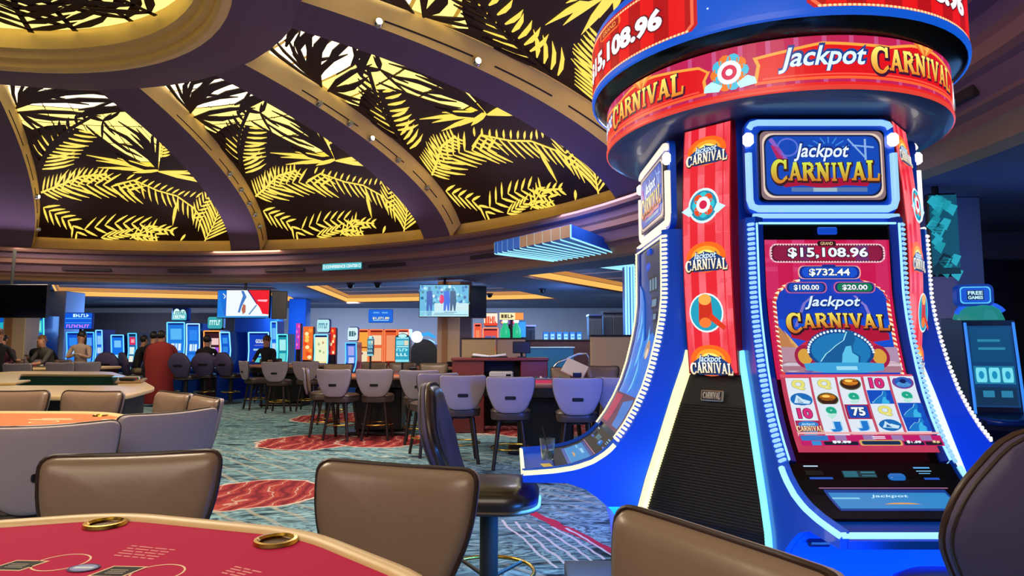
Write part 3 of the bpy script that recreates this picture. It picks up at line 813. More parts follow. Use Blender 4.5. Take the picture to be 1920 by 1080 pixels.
def hero_art():
    A = Art(ax=1 / 122)
    A.rect(-1, 450, 1, 712, '#c8104e')
    for i in range(5): A.rect(-1 + .44 * i, 450, -.8 + .44 * i, 560, '#d8447c')
    A.up()
    # grand frame
    A.rr(-.93, 457, .93, 493, 14, '#e8a0b8'); A.up(); A.rr(-.90, 459, .90, 491, 12, '#5a1030'); A.up(); A.rr(-.87, 461, .87, 489, 11, '#8c1440')
    A.rect(-.2, 461, .1, 489, '#c81440'); A.rect(-.45, 461, -.3, 489, '#2a3a8a'); A.rect(.45, 461, .66, 489, '#28459a'); A.up()
    for k in range(38):
        x = -.84 + 1.68 * k / 37; A.ell(x, 459.4, .014, 1.3, '#fff0e0', 6); A.ell(x, 491, .014, 1.3, '#fff0e0', 6)
    for k in range(5):
        for x in (-.9, .9): A.ell(x, 465 + 5 * k, .014, 1.3, '#fff0e0', 6)
    A.up()
    A.rr(-.16, 452, .14, 462, 4, '#2a0a14'); A.up(); A.text('GRAND', -.11, 457, .09, 6, '#f0c890', .01)
    A.text('$15,108.96', -.64, 475, .64, 21, '#f4fbff', .03, out='#1a1030', ob=.05)
    # arch of the tent
    arch = [(-.90, 712), (-.9, 565), (-.84, 548), (-.7, 535), (-.5, 526), (-.44, 512), (.44, 512), (.5, 526), (.7, 535), (.84, 548), (.9, 565), (.92, 712)]
    A.poly(arch, '#0a3cb8'); A.up()
    A.rect(-.88, 600, .9, 650, '#0b4fd0'); A.up()
    for i in range(len(arch) - 1):
        (xa, ya), (xb, yb) = arch[i], arch[i + 1]
        if 4 <= i <= 6: continue
        n = max(1, int((abs(yb - ya) / 9 + abs(xb - xa) * 10)))
        for k in range(n):
            f0, f1 = k / n, (k + .5) / n
            for (fa, fb, c) in ((f0, f1, '#d83a28'), (f1, (k + 1) / n, '#fff0c8')):
                p = (xa + (xb - xa) * fa, ya + (yb - ya) * fa); q = (xa + (xb - xa) * fb, ya + (yb - ya) * fb)
                A.poly([(p[0] - .028, p[1] - 2), (q[0] + .028 if abs(xb - xa) > .05 else q[0] - .028, q[1] - 2 if abs(xb - xa) > .05 else q[1]), (q[0] + .03, q[1] + 2), (p[0] + .028, p[1] + 2)], c)
    A.up()
    # lower backdrop
    A.rect(-.88, 652, .92, 700, '#b090b0'); A.poly([(-.88, 612), (-.7, 640), (-.45, 700), (-.88, 700)], '#c08050'); A.poly([(-.8, 620), (-.55, 660), (-.3, 700), (-.5, 700)], '#e0a860'); A.up()
    A.rect(-.9, 680, .92, 700, '#a87888'); A.ell(-.75, 690, .16, 9, '#e0e0f0'); A.ell(.78, 688, .16, 9, '#e8d8e8'); A.ell(-.5, 692, .1, 8, '#3040a0'); A.ell(.58, 692, .1, 8, '#2a48c0'); A.up()
    # mini boxes
    A.rr(-.5, 499, .5, 524, 10, '#f0b0a0'); A.up(); A.rr(-.48, 500, .48, 523, 10, '#0a2a90'); A.up(); A.rr(-.44, 502, .44, 521, 9, '#0e50d0'); A.up()
    A.rr(-.12, 497, .1, 503, 3, '#10308a'); A.up()
    A.text('$732.44', -.33, 512, .32, 15, '#f4fbff', .03, out='#061a50', ob=.05)
    for (xa, xb, c, t) in ((-.72, -.06, '#0c48b8', '$100.00'), (.04, .7, '#0c7a50', '$20.00')):
        A.rr(xa, 530, xb, 551, 9, '#d0609a'); A.up(); A.rr(xa + .02, 531.5, xb - .02, 549.5, 8, '#082a70'); A.up(); A.rr(xa + .05, 532.5, xb - .05, 548.5, 8, c); A.up()
        A.text(t, xa + .13, 541, xb - .13, 11, '#f4fbff', .03, out='#08204a', ob=.05)
    A.line([(-.62, 615), (-.45, 570), (-.3, 556)], .05, '#7a70c8'); A.line([(.62, 615), (.5, 575), (.35, 556)], .05, '#8878d0'); A.up()
    A.script(-.42, 570, .42, 26, '#dff4ff', '#0a2a80')
    A.poly([(-.72, 625), (-.4, 612), (0, 608), (.4, 612), (.8, 628), (.8, 640), (.3, 648), (-.3, 648), (-.72, 636)], '#b01038'); A.up()
    A.carnival(-.8, 590, .84, 617, '#f8e860', '#c85a18', '#2a0c20', 1.45, .18)
    # wolf emblem
    A.ell(0, 662, .66, 30, '#c82848'); A.up(); A.ell(-.56, 672, .16, 22, '#a01848'); A.ell(.58, 672, .16, 22, '#a01848'); A.up(); A.ell(-.56, 672, .11, 15, '#d8a040'); A.ell(.58, 672, .11, 15, '#d8a040'); A.up()
    A.ell(0, 660, .52, 40, '#0a4488'); A.up()
    for k in range(26):
        a = math.radians(180 + 180 * k / 25); A.ell(.5 * math.cos(a), 664 + 40 * math.sin(a), .022, 2.6, '#e8f8ff', 6)
    A.ell(0, 662, .46, 34, '#1878b8'); A.up()
    wolf(A, -.42, 620, .42, 692, None, '#0f5c98', '#5cc4ea')
    A.poly([(-.6, 686), (-.4, 684), (0, 690), (.4, 684), (.62, 686), (.6, 698), (.3, 703), (-.3, 703), (-.58, 698)], '#3aa0d8'); A.up()
    A.rect(-.12, 691, .2, 698, '#9adcf4'); A.up()
    # reels
    A.rect(-1, 706, 1, 712, '#e0506a'); A.rect(-1, 712, 1, 858, '#c03a58'); A.up()
    cell = [['Q', 'Q', 'gold', '10', 'gem'], ['hill', 'gold', '9', 'wolf', '9'], ['10', '9', '75', 'Q', 'wolf'], ['car', 'J', 'J', 'hill', 'wolf']]
    ys = [714, 741, 769, 796, 825]
    for c in range(5):
        xa = -.93 + .376 * c; xb = xa + .355
        A.rect(xa, 713, xb, 826, '#dfe8f4'); A.up()
        for r in range(4):
            y0, y1 = ys[r], ys[r + 1]; xm, ym = (xa + xb) / 2, (y0 + y1) / 2; t = cell[r][c]
            if t == 'Q': A.text('Q', xa + .08, ym, xb - .08, 19, '#e8e070', .05, out='#a8b8a0', ob=.04)
            elif t == '10': A.text('10', xa + .07, ym, xb - .07, 19, '#d8287a', .05, out='#601040', ob=.04)
            elif t == '9': A.text('9', xa + .1, ym, xb - .1, 21, '#18a888', .06, out='#b8e8dc', ob=.05)
            elif t == 'J': A.text('J', xa + .1, ym, xb - .1, 21, '#1878d0', .07, out='#a8d4f0', ob=.05)
            elif t == 'gold': A.ell(xm, ym, .16, 12, '#5a6a40'); A.up(); A.ell(xm, ym, .145, 10.5, '#3a1c18'); A.ell(xm, ym - 3, .12, 6.5, '#e88a20'); A.up(); A.ell(xm - .02, ym - 5, .06, 2.5, '#ffd060'); A.up()
            elif t == 'gem': A.ell(xm, ym, .16, 12, '#7a3a90'); A.up(); A.ell(xm, ym, .13, 10, '#2858b8'); A.ell(xm, ym + 4, .11, 5, '#58a8e0'); A.up(); A.ell(xm, ym - 2, .05, 4, '#0a2060'); A.up()
            elif t == 'hill': A.ell(xm, ym, .165, 12.5, '#0f6ab8'); A.up(); A.poly([(xm - .12, ym + 6), (xm - .06, ym - 9), (xm + .02, ym - 1), (xm + .13, ym + 3), (xm + .1, ym + 8)], '#c8e8f8'); A.poly([(xm - .05, ym - 4), (xm + .02, ym + 6), (xm - .07, ym + 6)], '#1858a0'); A.up()
            elif t == 'wolf': wolf(A, xa, y0, xb, y1, '#0a4cc0', '#1478c8', '#38b4e8')
            elif t == '75': A.rect(xa, y0, xb, y1, '#a01848'); A.up(); A.rr(xa + .03, y0 + 2, xb - .03, y1 - 2, 3, '#0c4ab8'); A.up(); A.text('75', xa + .08, ym, xb - .08, 16, '#f0f8ff', .04, out='#0a1c50', ob=.05)
            elif t == 'car':
                A.rect(xa, y0, xb, y1, '#a82050'); A.up(); A.ell(xm, y0 + 7, .15, 6, '#2a80d0'); A.ell(xm, y1 - 4, .12, 5, '#3aa0d8'); A.up()
                A.text('Jackpot', xa + .08, y0 + 7, xb - .08, 5, '#c8ecff', .02, shear=.28)
                A.carnival(xa - .02, ym - 2, xb + .02, ym + 7, '#fff0b0', '#f0d8a0', '#601020', 1.2, .1)
    A.rect(-1, 827, 1, 831, '#f0b0b0'); A.rect(-1, 833, 1, 857, '#c01868'); A.up()
    for i in range(4): A.rect(-.5 + .4 * i, 833, -.34 + .4 * i, 843, '#9a78b0')
    A.rect(-.98, 834, -.6, 843, '#2a78c8'); A.rect(-.85, 844, -.72, 856, '#2a90d8'); A.up()
    A.rr(-.68, 845, -.2, 856, 2, '#0a1830'); A.rr(-.18, 842, .42, 857, 3, '#d8a860'); A.rr(.44, 845, .72, 856, 2, '#0a1830'); A.rr(.74, 845, .97, 856, 2, '#1a1420'); A.up()
    A.rr(-.15, 844, .39, 855.5, 3, '#0c2a50'); A.up()
    A.text('$0.00', -.56, 850.5, -.3, 6.5, '#f0f8ff', .03); A.text('$1.50', .48, 850.5, .68, 6.5, '#f0f8ff', .03); A.text('2¢', .84, 850.5, .94, 6.5, '#e8d0a0', .03)
    A.rect(.02, 836, .2, 837.5, '#f0f0ff'); A.rect(.02, 839, .2, 840.5, '#f0f0ff'); A.up()
    return A
def attract_art():
    """the left machine's display: dark prize boxes over blue water shapes"""
    A = Art()
    A.rect(-1, 425, 1, 858, '#123a90'); A.up()
    A.poly([(-.6, 425), (1, 425), (1, 640), (.5, 620), (-.1, 520)], '#30304e'); A.ell(-.25, 465, .2, 11, '#1a50d8'); A.up()
    for (x0, x1, y0, y1) in ((-.15, .55, 492, 528), (.1, .55, 540, 566), (.35, .65, 574, 596)):
        A.rect(x0, y0, x1, y1, '#241820'); A.up()
        for k in range(3 if x1 - x0 > .5 else 1):
            w_ = (x1 - x0) / (3 if x1 - x0 > .5 else 1); A.rect(x0 + w_ * k + .04, y0 + 5, x0 + w_ * (k + 1) - .04, y1 - 5, '#6a88a0')
        A.up()
    A.poly([(-1, 500), (-.7, 520), (-.3, 600), (0, 640), (.6, 620), (1, 640), (1, 770), (-1, 770)], '#0c6ad8'); A.up()
    for (x, y, s_) in ((-.6, 600, 1), (-.2, 650, 1.2), (.4, 640, .9), (.1, 720, 1.1), (-.7, 710, .8)):
        A.poly([(x - .1 * s_, y - 40 * s_), (x + .06 * s_, y - 10 * s_), (x + .02 * s_, y + 30 * s_), (x - .14 * s_, y + 45 * s_), (x - .06 * s_, y)], '#68c4f8'); A.up()
        A.poly([(x + .1 * s_, y - 20 * s_), (x + .22 * s_, y + 10 * s_), (x + .12 * s_, y + 40 * s_)], '#1c78d0'); A.up()
    A.ell(.6, 660, .18, 22, '#b89070'); A.up(); A.ell(.62, 668, .1, 12, '#e8d0b0'); A.up()
    A.rect(-1, 770, 1, 858, '#5a1a40'); A.up(); A.poly([(-.9, 775), (-.2, 775), (-.3, 850), (-.9, 850)], '#b01c48'); A.poly([(.1, 790), (.9, 775), (.9, 850), (.3, 850)], '#2a70c8'); A.up()
    return A
def led_mat(nm, c, es): return mat('led_' + nm, '#ffffff', .4, emit=c, es=es)
LED = {'cyan': (led_mat('cyan_white', '#98d4f8', 1.0), led_mat('cyan', '#9ce4fa', 1.2), led_mat('pale_cyan', '#7ae6f2', 1.35)),
       'warm': (led_mat('warm_white', '#ffe9d4', 1.15), led_mat('yellow_white', '#fff6b8', 1.3), led_mat('yellow', '#fff7a8', 1.45)),
       'white': (led_mat('white', '#fff0ea', 1.25), led_mat('soft_white', '#e0ecf8', .9), led_mat('soft_white2', '#d8f4ff', 1.3))}
_bead = {}
def bead_mesh(kind, m):
    if kind not in _bead:
        b = MB(); b.box((0, 0, 0), (.035, .0145, .014), .005); _bead[kind] = b.mesh('light_bead', m, 40)
    return _bead[kind]
def slot_machine(label, rz, led, art, dim=1.0):
    LW, LY, LS = LED[led]
    root = thing('slot_machine', label, 'slot machine', (BX + S0 * math.sin(rz), BY - S0 * math.cos(rz), 0), rz, 'jackpot machines of the round bank')
    # body
    poly = [(.540, 2.03), (.648, 2.03)] + [(s - n[0] * .012, z - n[1] * .012) for s, z, n, t in (prof_at(_pl[-1] * i / 26) for i in range(1, 27))] + \
           [(1.385, .775), (1.17, .772), (1.08, .742), (1.02, .70), (.956, .645), (.905, .56), (.86, .42), (.84, .25), (.835, 0.0), (.80, 0.0), (.80, .65), (.545, 1.41)]
    poly = [(-(s - S0), z) for s, z in poly]
    m = MB(); m.prism(poly, -HALF + .03, HALF - .03, 'x')
    m.build('cabinet', BLUEP, root, smooth=30)
    # side cheeks: slightly proud plastic panels following the same outline
    for sx in (-1, 1):
        c = MB(); c.prism(poly, sx * (HALF - .028), sx * (HALF - .004), 'x'); c.build('side_panel', BLUEP, root, smooth=30)
    # bezel: glossy rim following the profile, chamfered outer edge
    def ribbon(x0, h0, x1, h1, l0, l1, n=40):
        r = MB(); vs = []
        for i in range(n + 1):
            s, z, nn, t = prof_at(l0 + (l1 - l0) * i / n)
            vs += [lp(x0, s + nn[0] * h0, z + nn[1] * h0), lp(x1, s + nn[0] * h1, z + nn[1] * h1), lp(x1, s - nn[0] * .012, z - nn[1] * .012), lp(x0, s - nn[0] * .012, z - nn[1] * .012)]
        fs = []
        for i in range(n):
            for k in range(4): fs.append((i * 4 + k, i * 4 + (k + 1) % 4, i * 4 + 4 + (k + 1) % 4, i * 4 + 4 + k))
        fs += [(0, 1, 2, 3), (n * 4 + 3, n * 4 + 2, n * 4 + 1, n * 4)]
        r.add(vs, fs); return r
    lb = len_of_row(868)
    for sx in (-1, 1):
        ribbon(sx * (HALF - .034), .022, sx * (HALF - .002), -.008, .0, _pl[-1]).build('bezel_rim', BLUEP, root, smooth=30)
        ribbon(sx * .292, .012, sx * (HALF - .034), .022, .0, lb).build('bezel_frame', NAVY, root, smooth=30)
        ribbon(sx * (HALF - .043), .028, sx * (HALF - .036), .028, .03, lb).build('light_line', LY, root)
        # row of light beads on the chamfer
        n = 49; l0, l1 = .035, len_of_row(866)
        for i in range(n):
            s, z, nn, t = prof_at(l0 + (l1 - l0) * i / (n - 1))
            o = Vector((nn[0], nn[1])); k = .013
            e = bpy.data.objects.new('light_bead', bead_mesh(led, LW)); C.objects.link(e); e.parent = root
            X = Vector((sx * .7071, -nn[0] * .7071, nn[1] * .7071)); Tn = Vector((0, -t[0], t[1])); Bn = X.cross(Tn)
            R = Matrix((Bn, Tn, X)).transposed()
            e.location = lp(sx * (HALF - .016), s + nn[0] * k, z + nn[1] * k); e.rotation_euler = R.to_euler()
        # continuous light along the deck edge
        pts = []
        for i in range(15):
            s, z, nn, t = prof_at(l1 + .03 + (_pl[-1] - l1 - .035) * i / 14); pts.append(lp(sx * (HALF - .006), s, z + .004))
        MB().tube(pts, .012, 6).build('deck_light', LY, root, smooth=60)
        # long light strips down the flank and the foot
        fl = [lp(sx * (HALF + .004), s, z) for s, z in ((.552, 1.415), (.565, 1.36), (.62, 1.21), (.70, .97), (.762, .79), (.80, .66), (.818, .5))]
        MB().tube(fl, .028, 8, flat=.45).build('flank_light', LS, root, smooth=60)
        MB().tube([lp(sx * (HALF + .002), .822, .48), lp(sx * (HALF + .002), .828, .17)], .011, 6).build('foot_light', LS, root, smooth=60)
    MB().tube([lp(-HALF + .012, 1.386, .82), lp(HALF - .012, 1.386, .82)], .011, 6).build('deck_light', LY, root, smooth=60)
    # top of the bezel: arch of light and dark glass
    for x0, x1 in ((-HALF + .03, HALF - .03),):
        MB().tube([lp(x0, .664, 2.035), lp(x1, .664, 2.035)], .011, 6).build('light_line', LW, root, smooth=60)
        MB().tube([lp(x0 + .02, .672, 2.0), lp(x1 - .02, .672, 2.0)], .005, 6).build('light_line', LY, root, smooth=60)
    gl = MB(); vs = []
    n = 36; l0, l1 = .03, len_of_row(873)
    for i in range(n + 1):
        s, z, nn, t = prof_at(l0 + (l1 - l0) * i / n)
        vs += [lp(-.30, s, z), lp(.30, s, z)]
    gl.add(vs, [(2 * i, 2 * i + 1, 2 * i + 3, 2 * i + 2) for i in range(n)]); gl.build('display_glass', DKGLASS, root, smooth=60)
    MB().box(lp(0, .67, 1.965), (.09, .012, .035), .006).build('camera_window', mat('lit_blue_tab', '#0a40b0', .3, emit='#0a50e0', es=.7), root)
    art.build('display_picture', scr_map(), SCREEN if dim == 1 else print_mat('lit_screen_dim', dim), root, ys=[450 + 8.5 * k for k in range(49)])
    # button deck
    def deck(x, y, h): 
        s, z, nn, t = prof_at(len_of_row(y)); return lp(x, s + nn[0] * h, z + nn[1] * h)
    def pad(x0, x1, y0, y1, h, mt, nm, n=6):
        q = MB(); vs = []
        for i in range(n + 1):
            y = y0 + (y1 - y0) * i / n
            vs += [deck(x0, y, h), deck(x1, y, h), deck(x1, y, -.004), deck(x0, y, -.004)]
        fs = []
        for i in range(n):
            for k in range(4): fs.append((i * 4 + k, i * 4 + (k + 1) % 4, i * 4 + 4 + (k + 1) % 4, i * 4 + 4 + k))
        fs += [(0, 1, 2, 3), (n * 4 + 3, n * 4 + 2, n * 4 + 1, n * 4)]
        q.add(vs, fs); return q.build(nm, mt, root)
    pad(-.335, .335, 870, 974, .003, mat('deck_smoke', '#04060c', .5, spec=.2), 'button_deck', 14)
    bl = mat('lit_blue_button', '#0a3a90', .25, emit='#2a86e8', es=.6); wl = mat('lit_button_legend', '#d0e8ff', .3, emit='#d8f0ff', es=1.1)
    b1 = pad(-.27, -.20, 884, 893, .006, mat('button_smoke', '#101a30', .2), 'spin_pad')
    A = Art()
    A.rect(-.268, 874, -.21, 876, '#c8e8ff'); A.rect(-.25, 886, -.215, 887.5, '#e8f8ff'); A.rect(-.25, 890, -.215, 891.5, '#e8f8ff'); A.rect(-.262, 896, -.17, 900, '#1a50b8')
    A.rect(.17, 877, .235, 879.5, '#58b0f0'); A.rect(.175, 884, .235, 885.5, '#88d0ff'); A.rect(.18, 888.5, .225, 890, '#68b0e8'); A.rect(.19, 897, .25, 901, '#1a50b8')
    A.build('deck_legend', lambda x, y, h: deck(x, y, .0045 + h), SCREEN, root); A = Art()
    A.rect(-.125, 884, .01, 897, '#14303c'); A.up(); A.rect(-.12, 885, -.065, 896, '#1e6878'); A.rect(-.05, 886, .005, 889, '#2a7888'); A.rect(-.05, 892, .005, 895, '#2a6878')
    A.build('help_panel', lambda x, y, h: deck(x, y, .0045 + h), SCREEN, root)
    bt = MB(); s, z, nn, t = prof_at(len_of_row(896)); 
    bt.pillow(rrect(.07, .032, .015, 4), [(0, .014), (.6, .014), (.9, .010), (1, 0), (1, -.004), (0, -.004)], warp=lambda x, y, h: lp(x + .085, s + t[0] * -y + nn[0] * h, z + t[1] * -y + nn[1] * h))
    bt.build('round_button', bl, root, smooth=50)
    A = Art()
    A.rect(-.235, 920, .235, 960, '#0a3a90'); A.up(); A.rect(-.225, 926, .225, 956, '#2a86c8'); A.rect(-.1, 941, .12, 954, '#a83060'); A.ell(.02, 949, .07, 4, '#e0a050'); A.rect(-.225, 935, -.12, 938, '#8ad0f0'); A.up()
    A.text('Jackpot', -.07, 933, .07, 7, '#c8f0ff', .01, shear=.28)
    A.line([(-.25, 918), (.25, 918)], 1.6, '#b070a0')
    A.build('deck_touchscreen', lambda x, y, h: deck(x, y, .0045 + h), SCREEN, root, ys=[925, 932, 940, 948, 955])
    MB().box(lp(0, .985, .085), (HALF * 2 + .02, .29, .17), .012).build('foot_plate', mat('dark_plinth', '#3a3230', .6), root)
    # ports on the front skirt
    for x in (-.26, -.15):
        MB().box(lp(x, 1.02, .695), (.085, .04, .03), .006, R=Matrix.Rotation(.8, 3, 'X')).build('port_plate', mat('dark_port', '#051238', .4), root)
    # top sign box
    sg = MB(); sg.prism(rrect(.70, .46, .05, 5, 0, 2.275), -(.60 - S0), -(.632 - S0), 'y'); sg.build('sign_back', BLUEP, root, smooth=30)
    sf = MB(); sf.prism(rrect(.585, .335, .02, 4, 0, 2.275), -(.632 - S0), -(.652 - S0), 'y'); sf.build('sign_panel', DKGLASS, root, smooth=30)
    def bar(pts, w, nm, mt): MB().tube([lp(x, .642, z) for x, z in pts], w, 8).build(nm, mt, root, smooth=60)
    bar([(-.33, 2.455), (-.318, 2.474), (-.29, 2.482), (.29, 2.482), (.318, 2.474), (.33, 2.455)], .015, 'sign_light', LW)
    bar([(-.338, 2.335), (-.338, 2.115), (-.328, 2.085), (-.30, 2.073), (.30, 2.073), (.328, 2.085), (.338, 2.115), (.338, 2.335)], .017, 'sign_light', LW)
    for sx in (-1, 1): MB().box(lp(sx * .338, .645, 2.40), (.045, .04, .06), .012).build('corner_lamp', mat('lit_corner_lamp', '#ffffff', .3, emit='#fff4e4', es=3.2), root)
    A = Art(False)
    A.poly(rrect(.575, .325, .03, 4, 0, 2.275), '#8a7078'); A.up(); A.poly(rrect(.555, .305, .045, 5, 0, 2.275), '#e8d0c0'); A.up(); A.poly(rrect(.540, .290, .05, 5, 0, 2.275), '#10204a'); A.up(); A.poly(rrect(.525, .275, .05, 5, 0, 2.275), '#0a48b8'); A.up()
    for k in range(7):
        a = math.radians(30 + 20 * k); A.line([(.03 + .05 * math.cos(a), 2.33 + .05 * math.sin(a)), (.03 + .11 * math.cos(a), 2.33 + .08 * math.sin(a))], .006, '#3a88e0')
    A.ring(-.16, 2.36, .05, .045, .008, '#5a70d8', 16); A.line([(-.24, 2.40), (-.17, 2.30)], .02, '#8a60c8'); A.poly([(-.24, 2.37), (-.2, 2.36), (-.17, 2.28), (-.2, 2.28)], '#b02060'); A.line([(.12, 2.40), (.2, 2.31)], .008, '#88b0e8'); A.line([(.2, 2.40), (.2, 2.30)], .01, '#88b0e8'); A.line([(.14, 2.37), (.24, 2.36)], .008, '#88b0e8'); A.up()
    A.script(-.125, 2.335, .12, .085, '#e8f6ff', '#0a2a80')
    A.poly([(-.2, 2.2), (-.1, 2.215), (.1, 2.215), (.22, 2.2), (.2, 2.175), (.1, 2.18), (0, 2.165), (-.1, 2.18), (-.18, 2.17)], '#a80c38'); A.rect(-.15, 2.15, .2, 2.17, '#5878a8'); A.rect(-.05, 2.15, .06, 2.168, '#b0c8d0'); A.up()
    A.sy = 1
    tmp = Art(); tmp.carnival(-.25, 0, .26, .085, '#d8e850' if led == 'cyan' else '#e8e070', '#d07a28', '#3a1a20', 1.35, -.12)
    for p_, c_, l_ in tmp.P: A.P.append(([(x, 2.285 - y) for x, y in p_], (lambda X, Y, c_=c_: c_(X, 2.285 - Y)) if callable(c_) else c_, A.lev + l_))
    A.build('sign_picture', lambda x, y, h: lp(x, .653 + h, y), SCREEN if dim == 1 else print_mat('lit_screen_dim', dim), root)
    return root
slot_machine('curved blue-lit jackpot slot machine facing the camera, showing $15,108.96', 0, 'cyan', hero_art())
slot_machine('curved slot machine left on the round bank, seen edge on with warm white lights', -PI / 2, 'warm', attract_art(), .98)
slot_machine('slot machine on the right side of the round bank, only its bead lights showing', PI / 2, 'white', attract_art(), .75)

# round sign on top, its core and the striped corner columns: one fixed unit
tp = thing('carousel_sign', 'big round red and blue jackpot sign on its core above the slot machines', 'sign', (BX, BY, 0))
UND = mat('sign_underside', '#40588c', .35, coat=.2)
BLUELIT = mat('lit_blue_ring', '#0a40b0', .35, emit='#0a62e8', es=.8)
core = MB()
a_ = .127; s_ = .535
oct_ = [(-.355, -s_), (.355, -s_), (s_, -.355), (s_, .355), (.355, s_), (-.355, s_), (-s_, .355), (-s_, -.355)]
core.prism(oct_, .02, 2.53, 'z'); core.build('core', NAVY, tp, smooth=20)
MB().lathe([(.50, 2.530), (.80, 2.528), (.865, 2.532), (.886, 2.545)], 72).build('underside', UND, tp, smooth=60)
MB().lathe([(.886, 2.545), (.893, 2.55), (.893, 2.562), (.887, 2.566)], 72).build('band_lip', mat('lit_red_lip', '#c01020', .3, emit='#f04838', es=.9), tp, smooth=40)
MB().lathe([(.884, 2.56), (.884, 2.79), (.87, 2.795)], 72).build('lower_band', mat('red_plastic', '#a81020', .3), tp, smooth=40)
MB().lathe([(.87, 2.79), (.90, 2.80), (.945, 2.83), (.962, 2.845)], 72).build('groove', BLACKG, tp, smooth=40)
MB().lathe([(.960, 2.84), (.972, 2.846), (.974, 2.872), (.962, 2.878), (.960, 3.20), (.95, 3.215), (.0, 3.215)], 72).build('upper_band', BLUELIT, tp, smooth=40)
def ringmap(R, off):
    return lambda x, y, h: ((R + h) * math.sin(math.radians(x + off)), -(R + h) * math.cos(math.radians(x + off)), y)
def band_art():
    A = Art(False)
    A.rect(-45, 2.566, 45, 2.787, '#b81c50')
    for i in range(12): A.rect(-45 + 7.5 * i, 2.566, -41.2 + 7.5 * i, 2.787, '#c04a80')
    A.up()
    b = [(-38, 2.60), (-37, 2.68), (-38, 2.72), (-30, 2.735), (-20, 2.76), (-10, 2.752), (0, 2.75), (8, 2.775), (14, 2.782), (20, 2.775), (28, 2.755), (36, 2.735), (39, 2.70), (37.5, 2.66), (38, 2.60)]
    A.poly(b, '#d80c18'); A.up(); A.line(b, .0, '#e89038'); A.P = [p for p in A.P]
    for i in range(len(b) - 1):
        (x0, y0), (x1, y1) = b[i], b[i + 1]; A.poly([(x0, y0), (x1, y1), (x1, y1 - .013), (x0, y0 - .013)], '#f0a040')
        if abs(x1 - x0) < 2: A.poly([(x0 - .5, y0), (x0 + .5, y0), (x1 + .5, y1), (x1 - .5, y1)], '#f0a040')
    A.rect(-45, 2.566, 45, 2.578, '#e02020'); A.poly([(-38, 2.605), (38, 2.605), (38, 2.592), (-38, 2.592)], '#f06030')
    for k in range(5): A.poly([(9 + 2 * k, 2.782 + .004), (11 + 2 * k, 2.786), (13.6 + .2 * k, 2.735)], '#f8b050' if k % 2 else '#e07828')
    A.up(); A.poly([(-36, 2.61), (36, 2.61), (36, 2.618), (-36, 2.618)], '#ff5040'); A.up()
    A.script(-31, 2.685, -8, .115, '#d8f4ff', '#103a88')
    t = Art(); t.carnival(-7, 0, 31, .095, '#fff070', '#e07a20', '#380a30', 1.3, .05)
    for p_, c_, l_ in t.P: A.P.append(([(x, 2.735 - y) for x, y in p_], (lambda X, Y, c_=c_: c_(X, 2.735 - Y)) if callable(c_) else c_, A.lev + l_))
    A.lev += 3
    # plain rosette between the banners
    for k in range(10):
        a = 2 * PI * k / 10; A.ell(45 + 3.6 * math.cos(a), 2.672 + .058 * math.sin(a), 1.9, .030, '#e8741c' if k % 2 else '#38b8d8', 10)
    A.up(); A.ell(45, 2.672, 3.4, .055, '#e8f4ff'); A.up(); A.ell(45, 2.672, 2.2, .035, '#d02050'); A.up(); A.ell(45, 2.672, 1.0, .016, '#f8f0f0'); A.up()
    A.poly([(37.5, 2.60), (42, 2.59), (43, 2.615), (40, 2.645), (38, 2.63)], '#b8ecf8'); A.poly([(52.5, 2.60), (48, 2.59), (47, 2.615), (50, 2.645), (52, 2.63)], '#b8ecf8'); A.up()
    return A
BA = band_art()
for off in (14, -76, 104, 194):
    BA.build('banner_picture', ringmap(.886, off), SIGNLIT, tp, xs=[-45 + 2.5 * k for k in range(1, 41)], eps=.0006)
def prize_art():
    A = Art(False)
    A.poly([(-31.5, 2.90), (-29, 2.862), (29, 2.862), (31.5, 2.90), (31.5, 3.14), (29, 3.165), (-29, 3.165), (-31.5, 3.14)], '#c01420'); A.up()
    A.poly([(-30.5, 2.905), (-28.5, 2.874), (28.5, 2.874), (30.5, 2.905), (30.5, 3.135), (28.5, 3.153), (-28.5, 3.153), (-30.5, 3.135)], '#f06a48'); A.up()
    A.poly([(-29.6, 2.91), (-28, 2.886), (28, 2.886), (29.6, 2.91), (29.6, 3.13), (28, 3.141), (-28, 3.141), (-29.6, 3.13)], '#b00814'); A.up()
    for i in range(6): A.rect(-27 + 10 * i, 2.888, -22 + 10 * i, 3.14, '#e01018')
    A.up()
    for k in range(48):
        x = -28.5 + 57 * k / 47; A.ell(x, 2.88, .5, .006, '#ffd8a0', 6); A.ell(x, 3.147, .5, .006, '#ffd8a0', 6)
    A.up(); A.poly([(-10, 3.10), (-8, 3.085), (2, 3.085), (4, 3.10), (4, 3.13), (2, 3.145), (-8, 3.145), (-10, 3.13)], '#f07030'); A.up(); A.rect(-9, 3.094, 3, 3.136, '#a01818'); A.up()
    A.text('GRAND', -7.5, 3.115, 1.5, .026, '#f0a050', .01)
    A.text('$15,108.96', -23, 2.99, 21, .125, '#f6fbff', .05, out='#601020', ob=.05)
    return A
PA = prize_art()
for off in (20.5, -69.5, 110.5, 200.5):
    PA.build('prize_panel', ringmap(.968, off), SIGNLIT, tp, xs=[-31.5 + 2.5 * k for k in range(1, 26)], eps=.0006)
SA = Art(False)
rs = random.Random(5)
for off in (-24.5, 65.5, 155.5, -114.5):
    for i in range(12): SA.ell(off + rs.uniform(-11, 11), rs.uniform(2.90, 3.18), .28, .0045, '#d8f4ff', 8)
SA.build('star_specks', ringmap(.964, 0), SIGNLIT, tp)
